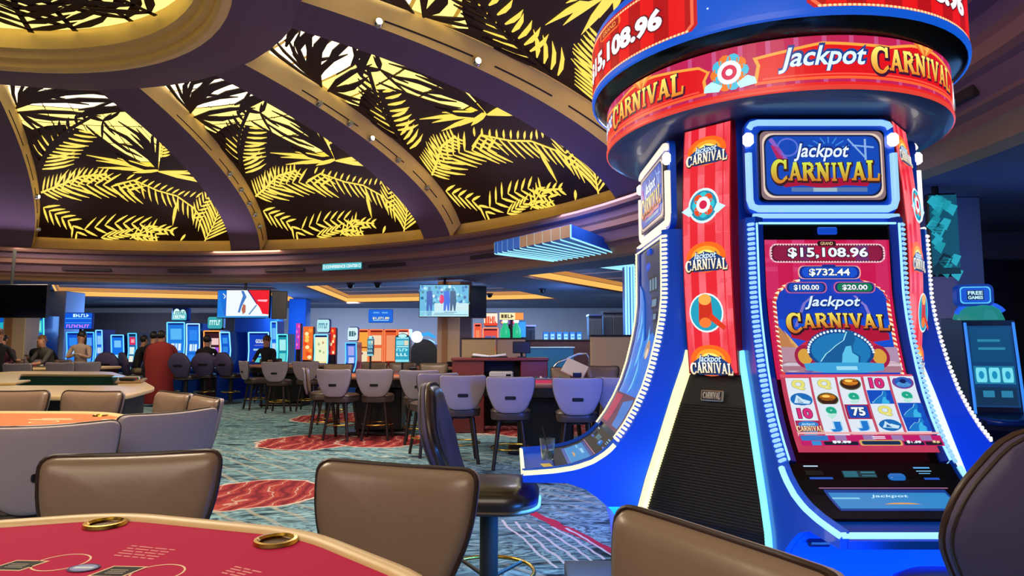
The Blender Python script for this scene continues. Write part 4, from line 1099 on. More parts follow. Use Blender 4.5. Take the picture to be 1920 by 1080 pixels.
# corner columns
RIBBED = mat('ribbed_black_grille', '#17151a', .5)
def poster_art():
    A = Art(False)
    A.rect(-1, 0, 1, 1, '#e02030')
    for x in (-1, -.36, .4): A.rect(x, 0, x + .3, 1, '#f0707c')
    A.rect(.75, 0, 1, 1, '#f0707c'); A.up()
    for yc in (.885, .445, .035):
        for (rx, ry, c) in ((.85, .062, '#f86818'), (.62, .046, '#ffa028'), (.42, .030, '#ffe878')): A.ell(0, yc + .012, rx, ry, c, 20); A.up()
        A.poly([(-.92, yc - .03), (-.8, yc), (-.5, yc + .02), (0, yc + .034), (.5, yc + .02), (.8, yc), (.92, yc - .03), (.5, yc - .045), (-.5, yc - .045)], '#183a78'); A.up()
        A.script(-.5, yc + .016, .45, .034, '#d8f0ff', '#0a2a68')
        t = Art(); t.carnival(-.9, 0, .92, .04, '#fffcf0', '#e8d8b0', '#28140a', 1.2, .14)
        for p_, c_, l_ in t.P: A.P.append(([(x, yc + .004 - y) for x, y in p_], (lambda X, Y, c_=c_, yc=yc: c_(X, yc + .004 - Y)) if callable(c_) else c_, A.lev + l_))
        A.lev += 3
    # round medallions: plain rosette above, wooden mallet below
    A.ell(0, .665, .66, .072, '#d8f0f4', 24); A.up(); A.ell(0, .665, .58, .062, '#1888a8', 24); A.up()
    for k in range(8):
        a = 2 * PI * k / 8; A.ell(.3 * math.cos(a), .668 + .033 * math.sin(a), .19, .021, '#e8481c' if k % 2 else '#30c0d0', 10)
    A.up(); A.ell(0, .668, .3, .033, '#f0f8ff'); A.up(); A.ell(0, .668, .17, .018, '#d01848'); A.up()
    A.poly([(-.95, .65), (-.6, .625), (-.45, .64), (-.6, .67)], '#c8f0f8'); A.poly([(.95, .65), (.6, .625), (.45, .64), (.6, .67)], '#c8f0f8'); A.up()
    A.ell(0, .235, .72, .078, '#e0f0f0', 24); A.up(); A.ell(0, .235, .66, .071, '#1c9ab8', 24); A.up()
    A.poly([(.1, .21), (.7, .165), (.82, .178), (.2, .235)], '#d83818'); A.poly([(-.28, .285), (.22, .30), (.30, .205), (-.22, .185), (-.32, .20)], '#c82c18'); A.up()
    A.ell(-.02, .287, .27, .022, '#f8a848'); A.ell(-.05, .196, .25, .02, '#f07830'); A.up()
    return A
POA = poster_art()
for i, a in enumerate((-45, 45, 135, 225)):
    ar = math.radians(a)
    d = Vector((math.sin(ar), -math.cos(ar), 0)); t = Vector((math.cos(ar), math.sin(ar), 0))
    def cm(x, r, z): v = d * r + t * x; return (v.x, v.y, z)
    def bow(v): return .655 + .055 * math.sin(PI * min(1, max(0, v * .8 + .12)))
    bx_ = MB(); vs = []; n = 16
    for k in range(n + 1):
        v = k / n; z = 1.305 + 1.222 * v; r = bow(v)
        vs += [cm(-.128, r, z), cm(.128, r, z), cm(.128, .60, z), cm(-.128, .60, z)]
    fs = []
    for k in range(n):
        for q in range(4): fs.append((k * 4 + q, k * 4 + (q + 1) % 4, k * 4 + 4 + (q + 1) % 4, k * 4 + 4 + q))
    fs += [(0, 1, 2, 3), (n * 4 + 3, n * 4 + 2, n * 4 + 1, n * 4)]
    bx_.add(vs, fs); bx_.build('corner_column', mat('red_plastic', '#a81020', .3), tp, smooth=30)
    POA.build('column_picture', lambda x, y, h: cm(x * .122, bow(y) + .003 + h, 1.315 + 1.205 * y), SIGNLIT, tp, ys=[k / 20 for k in range(1, 20)])
    # flared black foot with ribs, name plate
    ft = MB()
    def face(z):                                             # radial distance and half width of the flared foot at height z
        f = max(0, min(1, (1.41 - z) / .76)); return .633 + .187 * f, .124 + .187 * f
    hs = [1.30, 1.24, 1.0, .8, .65, .02]; vs = []
    for z in hs:
        r, hw = face(z); vs += [cm(-hw, r, z), cm(hw, r, z), cm(hw * .6, .55, z), cm(-hw * .6, .55, z)]
    fs = []
    for k in range(len(hs) - 1):
        for q in range(4): fs.append((k * 4 + q, k * 4 + (q + 1) % 4, k * 4 + 4 + (q + 1) % 4, k * 4 + 4 + q))
    fs += [(0, 1, 2, 3), tuple(len(vs) - 4 + q for q in (3, 2, 1, 0))]
    ft.add(vs, fs); ft.build('column_foot', BLACKM, tp)
    rb = MB(); z = 1.165; k = 0
    while z > .12:
        r, hw = face(z); r2, hw2 = face(z - .006)
        rb.add([cm(-hw + .012, r + .0, z), cm(hw - .012, r, z), cm(hw - .012, r + .006, z - .002), cm(-hw + .012, r + .006, z - .002), cm(-hw2 + .012, r2 + .006, z - .0055), cm(hw2 - .012, r2 + .006, z - .0055)],
               [(0, 1, 2, 3), (3, 2, 5, 4)])
        z -= .0125
    o = rb.build('grille_ribs', RIBBED, tp); o['kind'] = 'stuff'
    r, hw = face(1.215)
    MB().box((0, 0, 0), (.115, .012, .052), .004).build('name_plate', mat('brass_plate', '#b8a890', .35, .6), tp, cm(0, r + .012, 1.205), (math.radians(-12), 0, ar))
    A = Art(False); A.rect(-.05, -.02, .05, .02, '#2a2830'); A.up(); A.carnival(-.046, .016, .046, -.014, '#e8e0d0', '#c8b8a0', '#3a3838', 1.0, 0)
    A.build('plate_lettering', lambda x, y, h: (x, -.0072 - h, y), PRINT, tp, eps=.0004, loc=cm(0, r + .012, 1.205), rot=(math.radians(-12), 0, ar))
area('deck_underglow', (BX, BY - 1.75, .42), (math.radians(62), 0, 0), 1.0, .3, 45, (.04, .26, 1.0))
# ------------------------------------------------------------------ chairs
LEATHER = mat('brown_leather', '#7a6557', .32, noise=.05, nscale=60, bump=.12)
LEATHERD = mat('dark_brown_leather', '#46362f', .42, noise=.05, nscale=60, bump=.12)
SHELL = mat('lilac_grey_vinyl', '#9d8f98', .62, noise=.05, nscale=220, bump=.15)
PIPE = mat('dark_piping', '#2c1f1c', .45)
WOODD = mat('dark_stained_wood', '#24140f', .4, noise=.15, nscale=12)
BRASS = mat('polished_brass', '#c9a24a', .25, 1.0)
SLOTBK = mat('handle_recess', '#0c090a', .6)
def outline(pts, n=5, r=.06):
    """round the corners of a closed 2D polygon"""
    o = []; N = len(pts)
    for i in range(N):
        p0, p, p1 = Vector(pts[i - 1]), Vector(pts[i]), Vector(pts[(i + 1) % N])
        a, b = (p0 - p), (p1 - p); k = min(r if not isinstance(r, (list, tuple)) else r[i], a.length * .48, b.length * .48)
        A, B = p + a.normalized() * k, p + b.normalized() * k
        for j in range(n + 1):
            t = j / n; q = A * (1 - t) ** 2 + p * 2 * t * (1 - t) + B * t ** 2; o.append((q.x, q.y))
    return o
def dens(o, L=.05):
    r = []
    for i in range(len(o)):
        a, b = Vector(o[i]), Vector(o[(i + 1) % len(o)]); n = max(1, int((b - a).length / L))
        for k in range(n): q = a + (b - a) * k / n; r.append((q.x, q.y))
    return r
PADR = [(0, .058), (.45, .056), (.7, .052), (.84, .045), (.92, .036), (.962, .024), (.985, .012), (1, .0)]
_cm = {}
def chair_meshes():
    if 'tc' in _cm: return _cm['tc']
    o = dens(outline([(-.165, .66), (.165, .66), (.27, .90), (.282, 1.075), (0, 1.064), (-.282, 1.075), (-.27, .90)], 5, [.10, .10, .12, .05, .3, .05, .12]))
    bend = lambda x, z: .42 * x * x - .16 * (z - .66) + .10 * max(0, .8 - z)
    W = lambda x, z, h: (x, -.235 + bend(x, z) + h, z)
    k = {}
    k['backrest'] = MB().pillow(o, PADR + [(0, 0)], W).mesh('backrest', LEATHER, 60)
    k['back_shell'] = MB().pillow(o, [(0, -.001), (1.0, -.001), (1.012, -.006), (1.012, -.018), (.985, -.030), (.9, -.034), (.6, -.036), (0, -.036)], W).mesh('back_shell', SHELL, 40)
    cx = sum(p[0] for p in o) / len(o); cz = sum(p[1] for p in o) / len(o)
    k['piping'] = MB().tube([W(cx + (x - cx) * 1.004, cz + (z - cz) * 1.004, .004) for x, z in o], .008, 6, True).mesh('piping', PIPE, 60)
    so = rrect(.125, .04, .012, 3, 0, .835)
    k['handle_slot'] = MB().pillow(so, [(0, -.0365), (1, -.0365), (1, -.041), (.86, -.041), (.8, -.037), (0, -.0365)], W).mesh('handle_slot', SLOTBK)
    st = dens(rrect(.46, .44, .12, 5), .06)
    k['seat'] = MB().pillow(st, [(0, .705), (.5, .703), (.8, .695), (.94, .68), (1, .655), (1, .60), (.97, .575), (0, .575)], lambda x, y, h: (x, y + .02, h)).mesh('seat', LEATHERD, 60)
    k['seat_piping'] = MB().tube([(x * 1.0, y + .02, .662) for x, y in st], .007, 6, True).mesh('piping', PIPE, 60)
    k['swivel'] = MB().lathe([(0, .575), (.14, .575), (.14, .55), (.12, .54), (0, .54)], 16).mesh('swivel_plate', BLACKM, 40)
    k['leg'] = [MB().tube([(sx * .13, sy * .13 + .02, .56), (sx * .20, sy * .20 + .02, 0.0)], [.027, .021], 6).mesh('leg', WOODD, 60) for sx in (-1, 1) for sy in (-1, 1)]
    k['foot_ring'] = MB().tube([(.235 * math.cos(2 * PI * i / 20), .235 * math.sin(2 * PI * i / 20) + .02, .235) for i in range(20)], .009, 6, True).mesh('foot_ring', BRASS, 60)
    _cm['tc'] = k; return k
def table_chair(label, x, y, deg, group=None):
    k = chair_meshes(); R = thing('table_chair', label, 'chair', (x, y, 0), math.radians(deg), group)
    b = link('backrest', k['backrest'], R); link('piping', k['piping'], b)
    sh = link('back_shell', k['back_shell'], R); link('handle_slot', k['handle_slot'], sh)
    s = link('seat', k['seat'], R); link('piping', k['seat_piping'], s)
    link('swivel_plate', k['swivel'], R)
    for m in k['leg']: link('leg', m, R)
    link('foot_ring', k['foot_ring'], R)
    return R
SLEATHER = mat('black_brown_leather', '#241a18', .3, noise=.05, nscale=60, bump=.08, coat=.15)
SSHELL = mat('dark_plum_vinyl', '#4a4062', .55, noise=.05, nscale=220, bump=.2)
def slot_chair(label, x, y, deg, group='upholstered chairs at the round bank'):
    R = thing('slot_chair', label, 'chair', (x, y, 0), math.radians(deg), group)
    o = dens(outline([(-.15, .66), (.15, .66), (.21, .80), (.285, .955), (.25, 1.08), (.13, 1.235), (-.13, 1.235), (-.25, 1.08), (-.285, .955), (-.21, .80)], 4, [.08, .08, .1, .1, .1, .08, .08, .1, .1, .1]))
    bend = lambda x, z: .55 * x * x + .13 * math.sin((z - .66) / .57 * PI) * -1 * .35 - .34 * (z - .66) + .10 * max(0, z - 1.0)
    W = lambda x, z, h: (x, -.15 + bend(x, z) + h, z)
    b = MB().pillow(o, [(t, h * 1.15) for t, h in PADR] + [(0, 0)], W).build('backrest', SLEATHER, R, smooth=60)
    cx = 0; cz = sum(p[1] for p in o) / len(o)
    MB().tube([W(x * 1.01, cz + (z - cz) * 1.01, .008) for x, z in o], .011, 6, True).build('piping', mat('brown_piping', '#3c2a24', .35), b, smooth=60)
    sh = MB().pillow(o, [(0, -.001), (1.0, -.001), (1.02, -.008), (1.02, -.024), (.985, -.038), (.9, -.042), (0, -.044)], W).build('back_shell', SSHELL, R, smooth=40)
    MB().pillow(rrect(.22, .055, .022, 3, 0, .945), [(0, -.045), (1, -.045), (1, -.05), (.86, -.05), (.8, -.045), (0, -.045)], W).build('handle_slot', SLOTBK, sh)
    MB().tube([W(x * 1.005, cz + (z - cz) * 1.005, -.028) for x, z in o], .006, 6, True).build('piping', PIPE, sh, smooth=60)
    st = dens(rrect(.50, .46, .17, 6), .06)
    s = MB().pillow(st, [(0, .745), (.5, .743), (.8, .735), (.93, .715), (1, .685), (1, .645), (.96, .625), (0, .625)], lambda x, y, h: (x, y + .03, h)).build('seat', SLEATHER, R, smooth=60)
    MB().tube([(x * .995, y + .03, .632) for x, y in st], .012, 6, True).build('piping', PIPE, s, smooth=60)
    MB().lathe([(0, .625), (.16, .625), (.15, .60), (.0, .60)], 16).build('swivel_plate', BLACKM, R, smooth=40)
    MB().lathe([(0, .6), (.048, .6), (.048, .05), (.07, .03), (0, .03)], 16).build('pole', BLACKM, R, smooth=40)
    MB().lathe([(0, .045), (.10, .04), (.27, .015), (.275, 0), (0, 0)], 28).build('base', mat('dark_floor_plate', '#2a2320', .5), R, smooth=40)
    fr = MB().tube([(.235 * math.cos(2 * PI * i / 28), .235 * math.sin(2 * PI * i / 28), .28) for i in range(28)], .011, 8, True).build('foot_ring', BRASS, R, smooth=60)
    for q in range(4):
        a = PI / 4 + q * PI / 2; MB().tube([(.045 * math.cos(a), .045 * math.sin(a), .25), (.23 * math.cos(a), .23 * math.sin(a), .28)], .011, 6).build('spoke', BLACKM, fr, smooth=60)
    return R
slot_chair('slot chair seen side on, blue lit seat back facing the left machine', -.12, 3.42, -94)
slot_chair('dark slot chair with its plum back to the camera, before the middle machine', 1.40, 1.92, -4)

def chair_by_top(label, A, B, leather, group, z=1.072):
    """chair whose top back edge runs between two points seen at height z (A left, B right in the photograph)"""
    a, b = onz(*A, z), onz(*B, z); d = (a - b) if leather else (b - a)
    rz = math.atan2(d.y, d.x); m = (a + b) / 2
    return table_chair(label, m.x - math.sin(rz) * .275, m.y + math.cos(rz) * .275, math.degrees(rz), group)
NEAR = 'leather chairs around the red felt table'
chair_by_top('brown leather chair at the corner of the red felt table, left of the other', (95, 857), (402, 846), 1, NEAR)
chair_by_top('large brown leather chair on the middle of the red table\'s far edge', (602, 862), (899, 884), 1, NEAR)
chair_by_top('nearest brown leather chair, cropped by the bottom edge below the ribbed black grille', (1180, 952), (1562, 1078), 1, NEAR)
G2 = 'chairs around the orange felt table'
chair_by_top('lilac-backed chair nearest the camera at the orange table, cut by the left edge', (-22, 803), (203, 790), 0, G2)
chair_by_top('lilac-backed chair turned at the right corner of the orange table', (246, 779), (388, 766), 0, G2)
chair_by_top('gold-brown leather chair with its side to the carpet, right end of the orange table', (352, 738), (431, 752), 1, G2)
chair_by_top('gold-brown leather chair tucked behind another at the orange table\'s right end', (296, 733), (362, 740), 1, G2)
chair_by_top('brown leather chair across the orange table, cut by the left edge', (-40, 734), (89, 733), 1, G2)
chair_by_top('brown leather chair across the orange table, in front of the green layout', (116, 733), (238, 735), 1, G2)
def place(px, py, z=1.06):
    p = onz(px, py, z); return p.x, p.y
G3 = 'chairs along the middle blackjack tables'
for (px, py, deg, lab) in (
    (625, 694, -12, 'lilac chair at the left front of the middle table, over the red carpet medallion'),
    (702, 694, 0, 'lilac chair square to the middle table, under the cyan table display'),
    (786, 696, 6, 'lilac chair at the middle table overlapping the bent one beside it'),
    (572, 691, -75, 'chair seen edge on at the left end of the middle table'),
    (822, 702, 28, 'brown-lilac chair turned between the two middle tables'),
    (868, 706, 8, 'grey-brown chair at the left end of the table before the mahogany desk'),
    (957, 709, 0, 'lilac chair fading to blue, centred before the mahogany desk'),
    (1083, 711, -2, 'bright blue lit chair in front of the blue counter'),
    (1160, 710, -16, 'dark blue chair half hidden by the left machine\'s curved screen')):
    x, y = place(px, py); d = math.radians(deg)
    table_chair(lab, x - math.sin(d) * .28, y + math.cos(d) * .28, deg, G3)
for (px, py, deg, lab) in (
    (456, 676, -50, 'small chair turned at the left end of the far table, beside the red wood panel'),
    (515, 678, 0, 'small tan-backed chair in front of the blue machine reading gold'),
    (573, 677, 4, 'small tan-backed chair in front of the orange striped far carousel')):
    x, y = place(px, py + 2); d = math.radians(deg)
    table_chair(lab, x - math.sin(d) * .28, y + math.cos(d) * .28, deg, 'chairs at the far blackjack table')
for (px, py, lab) in ((633, 684, 'beige leather chair on the dealer side behind the left middle chair'), (700, 680, 'beige leather chair in front of the red framed far machines'), (815, 682, 'wide brown leather chair beside the beige column'),
                      (1060, 690, 'brown leather chair beside the handrail past the mahogany desk'), (1130, 688, 'grey leather chair below the plain beige partition'), (755, 681, 'beige leather chair right of the cyan table display')):
    x, y = place(px, py)
    table_chair(lab, x, y - .28, 180 + random.uniform(-10, 10), 'chairs facing the camera across the middle tables')
for (px, py, deg, lab) in ((32, 683, 0, 'lilac chair at the players\' table, nearest the left edge'), (112, 681, 4, 'lilac chair below the person in the cap'), (160, 680, 20, 'lilac chair half overlapped beside the person in the tan cardigan')):
    x, y = place(px, py); d = math.radians(deg)
    table_chair(lab, x - math.sin(d) * .28, y + math.cos(d) * .28, deg, 'chairs at the far left players\' table')

# ------------------------------------------------------------------ tables
REDF = mat('red_felt', '#b20048', .95, noise=.10, nscale=300)
ORF = mat('orange_felt', '#c8643a', .95, noise=.10, nscale=200)
GRF = mat('green_felt', '#1c4a40', .95, noise=.08, nscale=200)
RAIL = mat('tan_padded_rail', '#cbae80', .42, noise=.05, nscale=30)
MAHO = mat('mahogany', '#6e2420', .35, noise=.2, nscale=14, coat=.2)
def smooth_poly(pts, r): return dens(outline(pts, 6, r), .12)
def game_table(root, poly, z, felt, railmat, base, railw=.085):
    """padded rail round a felt bed on a dark pedestal; poly is the outer edge in local coordinates"""
    n = len(poly); cx = sum(p[0] for p in poly) / n; cy = sum(p[1] for p in poly) / n
    def inset(d):
        o = []
        for i in range(n):
            a, b, c = Vector(poly[i - 1]), Vector(poly[i]), Vector(poly[(i + 1) % n])
            t = ((b - a).normalized() + (c - b).normalized()).normalized(); nn = Vector((-t.y, t.x))
            if (Vector((cx, cy)) - b).dot(nn) < 0: nn = -nn
            o.append(b + nn * d)
        return o
    sec = [(0.012, -.055), (0, -.03), (.006, -.010), (railw * .3, .0), (railw * .6, .0), (railw - .006, -.004), (railw, -.012), (railw, -.06)]
    m = MB(); vs = []
    rows = [inset(d) for d, _ in sec]
    for i in range(n):
        for k, (d, h) in enumerate(sec): vs.append((rows[k][i].x, rows[k][i].y, z + h))
    S = len(sec); fs = []
    for i in range(n):
        j = (i + 1) % n
        for k in range(S): fs.append((i * S + k, j * S + k, j * S + (k + 1) % S, i * S + (k + 1) % S))
    m.add(vs, fs); m.build('padded_rail', railmat, root, smooth=60)
    f = MB(); q = inset(railw - .004); f.prism([(p.x, p.y) for p in q], z - .06, z - .014); f.build('felt_bed', felt, root)
    a = MB(); q = inset(.05); a.prism([(p.x, p.y) for p in q], z - .18, z - .055); a.build('apron', base, root)
    p = MB(); p.box((cx, cy, (z - .2) / 2 + .03), (.75, .45, z - .26), .03); p.box((cx, cy, .03), (1.0, .65, .06), .015); p.build('pedestal', base, root)
    return inset
BLK = mat('black_laminate', '#141012', .35)
t1 = thing('card_table', 'red felt card table with tan padded rail in the near left corner', 'table', (-1.2, 1.1, 0))
P1 = smooth_poly([(x + 1.2, y - 1.1) for x, y in ((-2.9, .42), (-2.9, 1.30), (-2.2, 1.66), tuple(onz(238, 956, .95)[:2]), tuple(onz(588, 989, .95)[:2]), tuple(onz(834, 1083, .95)[:2]), (-.02, .9), (-.05, .42))], [.1, .3, .3, .14, .14, .14, .2, .1])
game_table(t1, P1, .95, REDF, RAIL, BLK, .052)
def l1(p): return p[0] + 1.2, p[1] - 1.1
for (px, py, lab) in ((197, 984, ''), (517, 1016, '')):
    p = onz(px, py, .938); q = MB()
    q.lathe([(.040, .004), (.046, .010), (.054, .009), (.056, 0.0), (.042, -.002), (.040, -.05)], 24)
    o = q.build('cup_holder', BRASS, t1, (p.x + 1.2, p.y - 1.1, .938), smooth=50)
    MB().lathe([(0, -.001), (.041, -.001)], 20).build('cup_well', mat('cup_inside', '#4a3018', .4, .6), o)
A = Art(False)
def tp1(px, py): p = onz(px, py, .9365); return p.x, p.y
def oval(px, py, rx, ry, w, col, ang=0):
    c0 = tp1(px, py); e = tp1(px + rx, py); R_ = math.hypot(e[0] - c0[0], e[1] - c0[1])
    A.ring(c0[0], c0[1], R_, R_, w, col, 36)
CRM = '#e8c8a8'
oval(115, 1054, 48, 0, .0045, CRM); oval(295, 1074, 48, 0, .0045, CRM)
for (px, py) in ((34, 1060), (221, 1072)):
    c0 = tp1(px, py); s_ = .052
    for (k, c) in ((1, CRM), (.86, '#14141a')):
        A.poly([(c0[0] - s_ * k, c0[1] - s_ * .6 * k), (c0[0] + s_ * .6 * k, c0[1] - s_ * .7 * k), (c0[0] + s_ * k, c0[1] + s_ * .6 * k), (c0[0] - s_ * .6 * k, c0[1] + s_ * .7 * k)], c); A.up()
    for k in range(3): A.line([(c0[0] - .022, c0[1] - .012 + .01 * k), (c0[0] + .02, c0[1] - .014 + .01 * k)], .003, '#b8b0a8')
    A.up()
c0 = tp1(157, 1066); A.ell(c0[0], c0[1], .035, .028, '#3a3a6a'); A.up(); A.ell(c0[0], c0[1], .03, .022, '#8a90c8'); A.up(); A.rect(c0[0] - .022, c0[1] - .006, c0[0] + .022, c0[1] + .006, '#c8d8e8'); A.up()
def para(px0, py0, rows, pxw, slope, dy, c='#e08a90'):
    rr_ = random.Random(px0)
    for i in range(rows):
        x = px0 - i * 8; y = py0 + i * dy
        while x < px0 + pxw - i * 10 - 6:
            wd = rr_.randint(10, 26); wd = min(wd, px0 + pxw - i * 10 - x)
            a_, b_ = tp1(x, y + (x - px0) * slope), tp1(x + wd, y + (x + wd - px0) * slope)
            A.line([a_, b_], .0058, c); x += wd + 4
A.build('felt_print', lambda x, y, h: (x + 1.2, y - 1.1, .9365 + h), PRINT, t1, eps=.0003); A = Art(False)
para(246, 1023, 5, 82, .10, 5.2); A.build('felt_lettering', lambda x, y, h: (x + 1.2, y - 1.1, .9365 + h), PRINT, t1, eps=.0003); A = Art(False)
para(440, 1062, 4, 50, .22, 5.5)
A.build('felt_lettering', lambda x, y, h: (x + 1.2, y - 1.1, .9365 + h), PRINT, t1, eps=.0003)

t2 = thing('card_table', 'orange felt card table with tan rail behind the lilac-backed chairs', 'table', (-3.3, 4.0, 0))
P2 = smooth_poly([(-1.4, .55), (-1.35, .9), (.3, .86), (1.0, .25), (1.22, -.28), (.95, -.62), (.1, -.66), (-1.4, -.6)], [.1, .15, .3, .3, .15, .2, .3, .1])
game_table(t2, P2, .95, ORF, RAIL, BLK)
for (x, y) in ((-.5, .72), (.35, .66), (.85, .2), (-1.1, .75)):
    MB().lathe([(.040, .0), (.046, .008), (.054, .007), (.056, -.002)], 18).build('cup_holder', BRASS, t2, (x, y, .938), smooth=50)
A = Art(False)
for x in (-1.0, -.4, .2, .7): A.ring(x, .3, .09, .07, .008, '#f0d8b0', 18); A.rect(x - .2, .42, x + .1, .45, '#f0c8a0'); A.rect(x - .15, .48, x + .05, .5, '#f0c8a0')
A.build('felt_print', lambda x, y, h: (x, y, .9366 + h), PRINT, t2)

# green dice table: deep tub with tan rails
t3 = thing('dice_table', 'dice table with deep green felt tub and tan rail behind the orange table', 'table', (-6.75, 8.6, 0))
def l3(pts): return [((onz(x, y, .95).x + 6.75), (onz(x, y, .95).y - 8.6)) for x, y in pts]
P3 = smooth_poly(l3([(-90, 728), (40, 742), (225, 745), (291, 727), (265, 713), (208, 697), (30, 696), (-70, 703)]), [.3, .4, .5, .3, .3, .3, .3, .3])
n = len(P3); cx = sum(p[0] for p in P3) / n; cy = sum(p[1] for p in P3) / n
INN = smooth_poly(l3([(28, 723), (224, 723), (213, 702), (38, 701)]), [.1, .1, .15, .1])
bm = bmesh.new()
cu = bpy.data.curves.new('rail_outline', 'CURVE'); cu.dimensions = '2D'; cu.fill_mode = 'BOTH'; cu.extrude = .010; cu.bevel_depth = .012; cu.bevel_resolution = 2
spl(P3); spl(INN)
ob = bpy.data.objects.new('rail_outline', cu); me = bpy.data.meshes.new_from_object(ob); bpy.data.objects.remove(ob); bpy.data.curves.remove(cu); bm.free()
me.materials.clear(); me.materials.append(RAIL); finish(me, 40)
link('padded_rail', me, t3, (0, 0, .93))
tb = MB(); k = len(INN)
tb.add([(x, y, .95) for x, y in INN] + [(x, y, .70) for x, y in INN], [(i, (i + 1) % k, k + (i + 1) % k, k + i) for i in range(k)] + [tuple(range(k, 2 * k))]); tb.build('felt_tub', GRF, t3)
MB().prism([(cx + (x - cx) * .93, cy + (y - cy) * .93) for x, y in P3], .55, .91, caps=False).build('apron', BLK, t3)
for q in ((10, 735), (222, 738), (200, 702), (20, 702)):
    x, y = l3([q])[0]; x, y = cx + (x - cx) * .8, cy + (y - cy) * .8
    MB().prism(rrect(.34, .34, .05, 3, x, y), 0, .6).build('leg', BLK, t3)
rx, ry = l3([(247, 716)])[0]
MB().box((rx, ry, .965), (.30, .9, .03), .01, R=Matrix.Rotation(.45, 3, 'Z')).build('chip_rack', mat('rack_wood', '#8a6a40', .5), t3)
CH = ['#2a2a2a', '#8a2030', '#1c5a48', '#d8d0c0', '#30306a']
for i in range(6):
    MB().tube([(rx - .12 + .03 - .05 * i + .12, ry - .3 + .12 * i, 1.0), (rx + .12 - .05 * i + .12, ry - .35 + .12 * i, 1.0)], .02, 8).build('chip_row', mat('chip_' + CH[i % 5][1:], CH[i % 5], .5), t3)
dx_, dy_ = l3([(16, 720)])[0]
MB().box((dx_, dy_, .965), (.30, .8, .03), .01, R=Matrix.Rotation(.45, 3, 'Z')).build('drink_rail', mat('pale_gold', '#c8a860', .4), t3)
bw = onz(221, 713, .955)
wt = MB(); wt.lathe([(0, 0), (.06, 0), (.075, .05), (0, .05)], 16)
tag(wt.build('chip_bowl', mat('silver_bowl', '#c0c4cc', .2, .9), None, (bw.x, bw.y, .953), smooth=40), 'small silver bowl on the rail of the green dice table', 'bowl')

def half_table(label, x, y, deg, felt, rail=RAIL, R_=1.05):
    t = thing('blackjack_table', label, 'table', (x, y, 0), math.radians(deg), 'half-round blackjack tables on the casino floor')
    pts = [(R_ * math.cos(math.radians(a)), .45 - 1.0 * R_ * math.sin(math.radians(a))) for a in range(0, 181, 15)]
    game_table(t, dens(outline(pts, 3, .08), .15), .95, felt, rail, BLK, .09)
    MB().box((0, .3, .945), (.6, .18, .03), .006).build('chip_tray', mat('tray_metal', '#6a6460', .4, .5), t)
    for i in range(8): MB().tube([(-.24 + .07 * i, .23, .965), (-.24 + .07 * i, .37, .965)], .018, 6).build('chip_row', mat('chip_' + CH[i % 5][1:], CH[i % 5], .5), t)
    MB().box((.48, .25, .99), (.12, .2, .12), .01).build('card_shoe', BLACKG, t)
    return t
RAILB = mat('brown_padded_rail', '#8a6250', .4, noise=.05, nscale=30)
p = onz(715, 700, .95)
half_table('middle blackjack table with orange-brown rail under the cyan table display', -2.15, 10.7, 0, ORF, RAILB, 1.12)
half_table('blackjack table with brown rail directly before the mahogany desk', .45, 9.05, 0, REDF, RAILB, 1.35)
half_table('far blackjack table behind the three small tan-backed chairs', -5.4, 15.5, 0, ORF, RAILB, 1.1)
half_table('blackjack table with bright orange felt left of the beige column', -1.9, 14.5, 0, mat('bright_orange_felt', '#d8542a', .9), RAILB, 1.3)
half_table('players\' table at the far left with seated gamblers', -10.6, 14.3, 0, mat('tan_felt', '#a08858', .9), RAIL, 1.7)
# ------------------------------------------------------------------ back walls, columns
WALLB = mat('blue_grey_wall', '#a8b0c4', .8, noise=.05, nscale=3)
BEIGE = mat('beige_panel', '#c8a878', .6, noise=.04, nscale=3)
BEIGE2 = mat('beige_column_paint', '#cdb494', .6, noise=.04, nscale=3)
DARKW = mat('dark_wall', '#181626', .8)
struct(MB().box((-5, 26, 1.5), (42, .2, 3)).build('wall_back', WALLB))
struct(MB().box((15.6, 10, 1.5), (.2, 34, 3)).build('wall_right', DARKW))
struct(MB().box((-25.6, 10, 1.5), (.2, 34, 3)).build('wall_left', DARKW))
struct(MB().box((-12.4, 23.8, 1.3), (7.0, .3, 2.6)).build('wall_alcove', DARKW))
def column(x0, x1, Y, mats_, d=.6):
    a = at(x0, 600, Y); b = at(x1, 600, Y)
    o = struct(MB().box(((a.x + b.x) / 2, Y + d / 2, 1.45), (b.x - a.x, d, 2.9), .015).build('column', mats_)); return o, a.x, b.x
c1, xa, xb = column(820, 862, 14.8, BEIGE2, .5)
MB().box((xa + .34 * (xb - xa), 14.79, 1.45), (.13, .03, 2.9)).build('column_groove', mat('tan_strip', '#a5794e', .6), c1)
MB().box((xb + .13, 15.1, 1.45), (.26, .5, 2.9)).build('column_return', mat('grey_plum_paint', '#5d5566', .8), c1)
c2, xa, xb = column(6, 48, 16.0, BEIGE2, .5)
MB().box((xa + .28 * (xb - xa), 15.99, 1.45), (.18, .03, 2.9)).build('column_groove', mat('tan_strip', '#a5794e', .6), c2)
column(85, 121, 17.5, WALLB, .8)
column(541, 573, 20.5, mat('bright_blue_paint', '#1a78d8', .6), .5)
column(440, 520, 19.2, mat('mid_blue_paint', '#2a66b8', .6), .5)
cr, xa, xb = column(1797, 1853, 6.2, mat('grey_blue_column', '#6c6c84', .7), .6)
struct(MB().box((7.4, 8.6, 1.45), (4.4, .2, 2.9)).build('wall_aisle', DARKW))
struct(MB().box((5.4, 7.6, 2.62), (3.0, .15, .32)).build('trim_3', mat('aisle_header', '#4a4258', .7)))
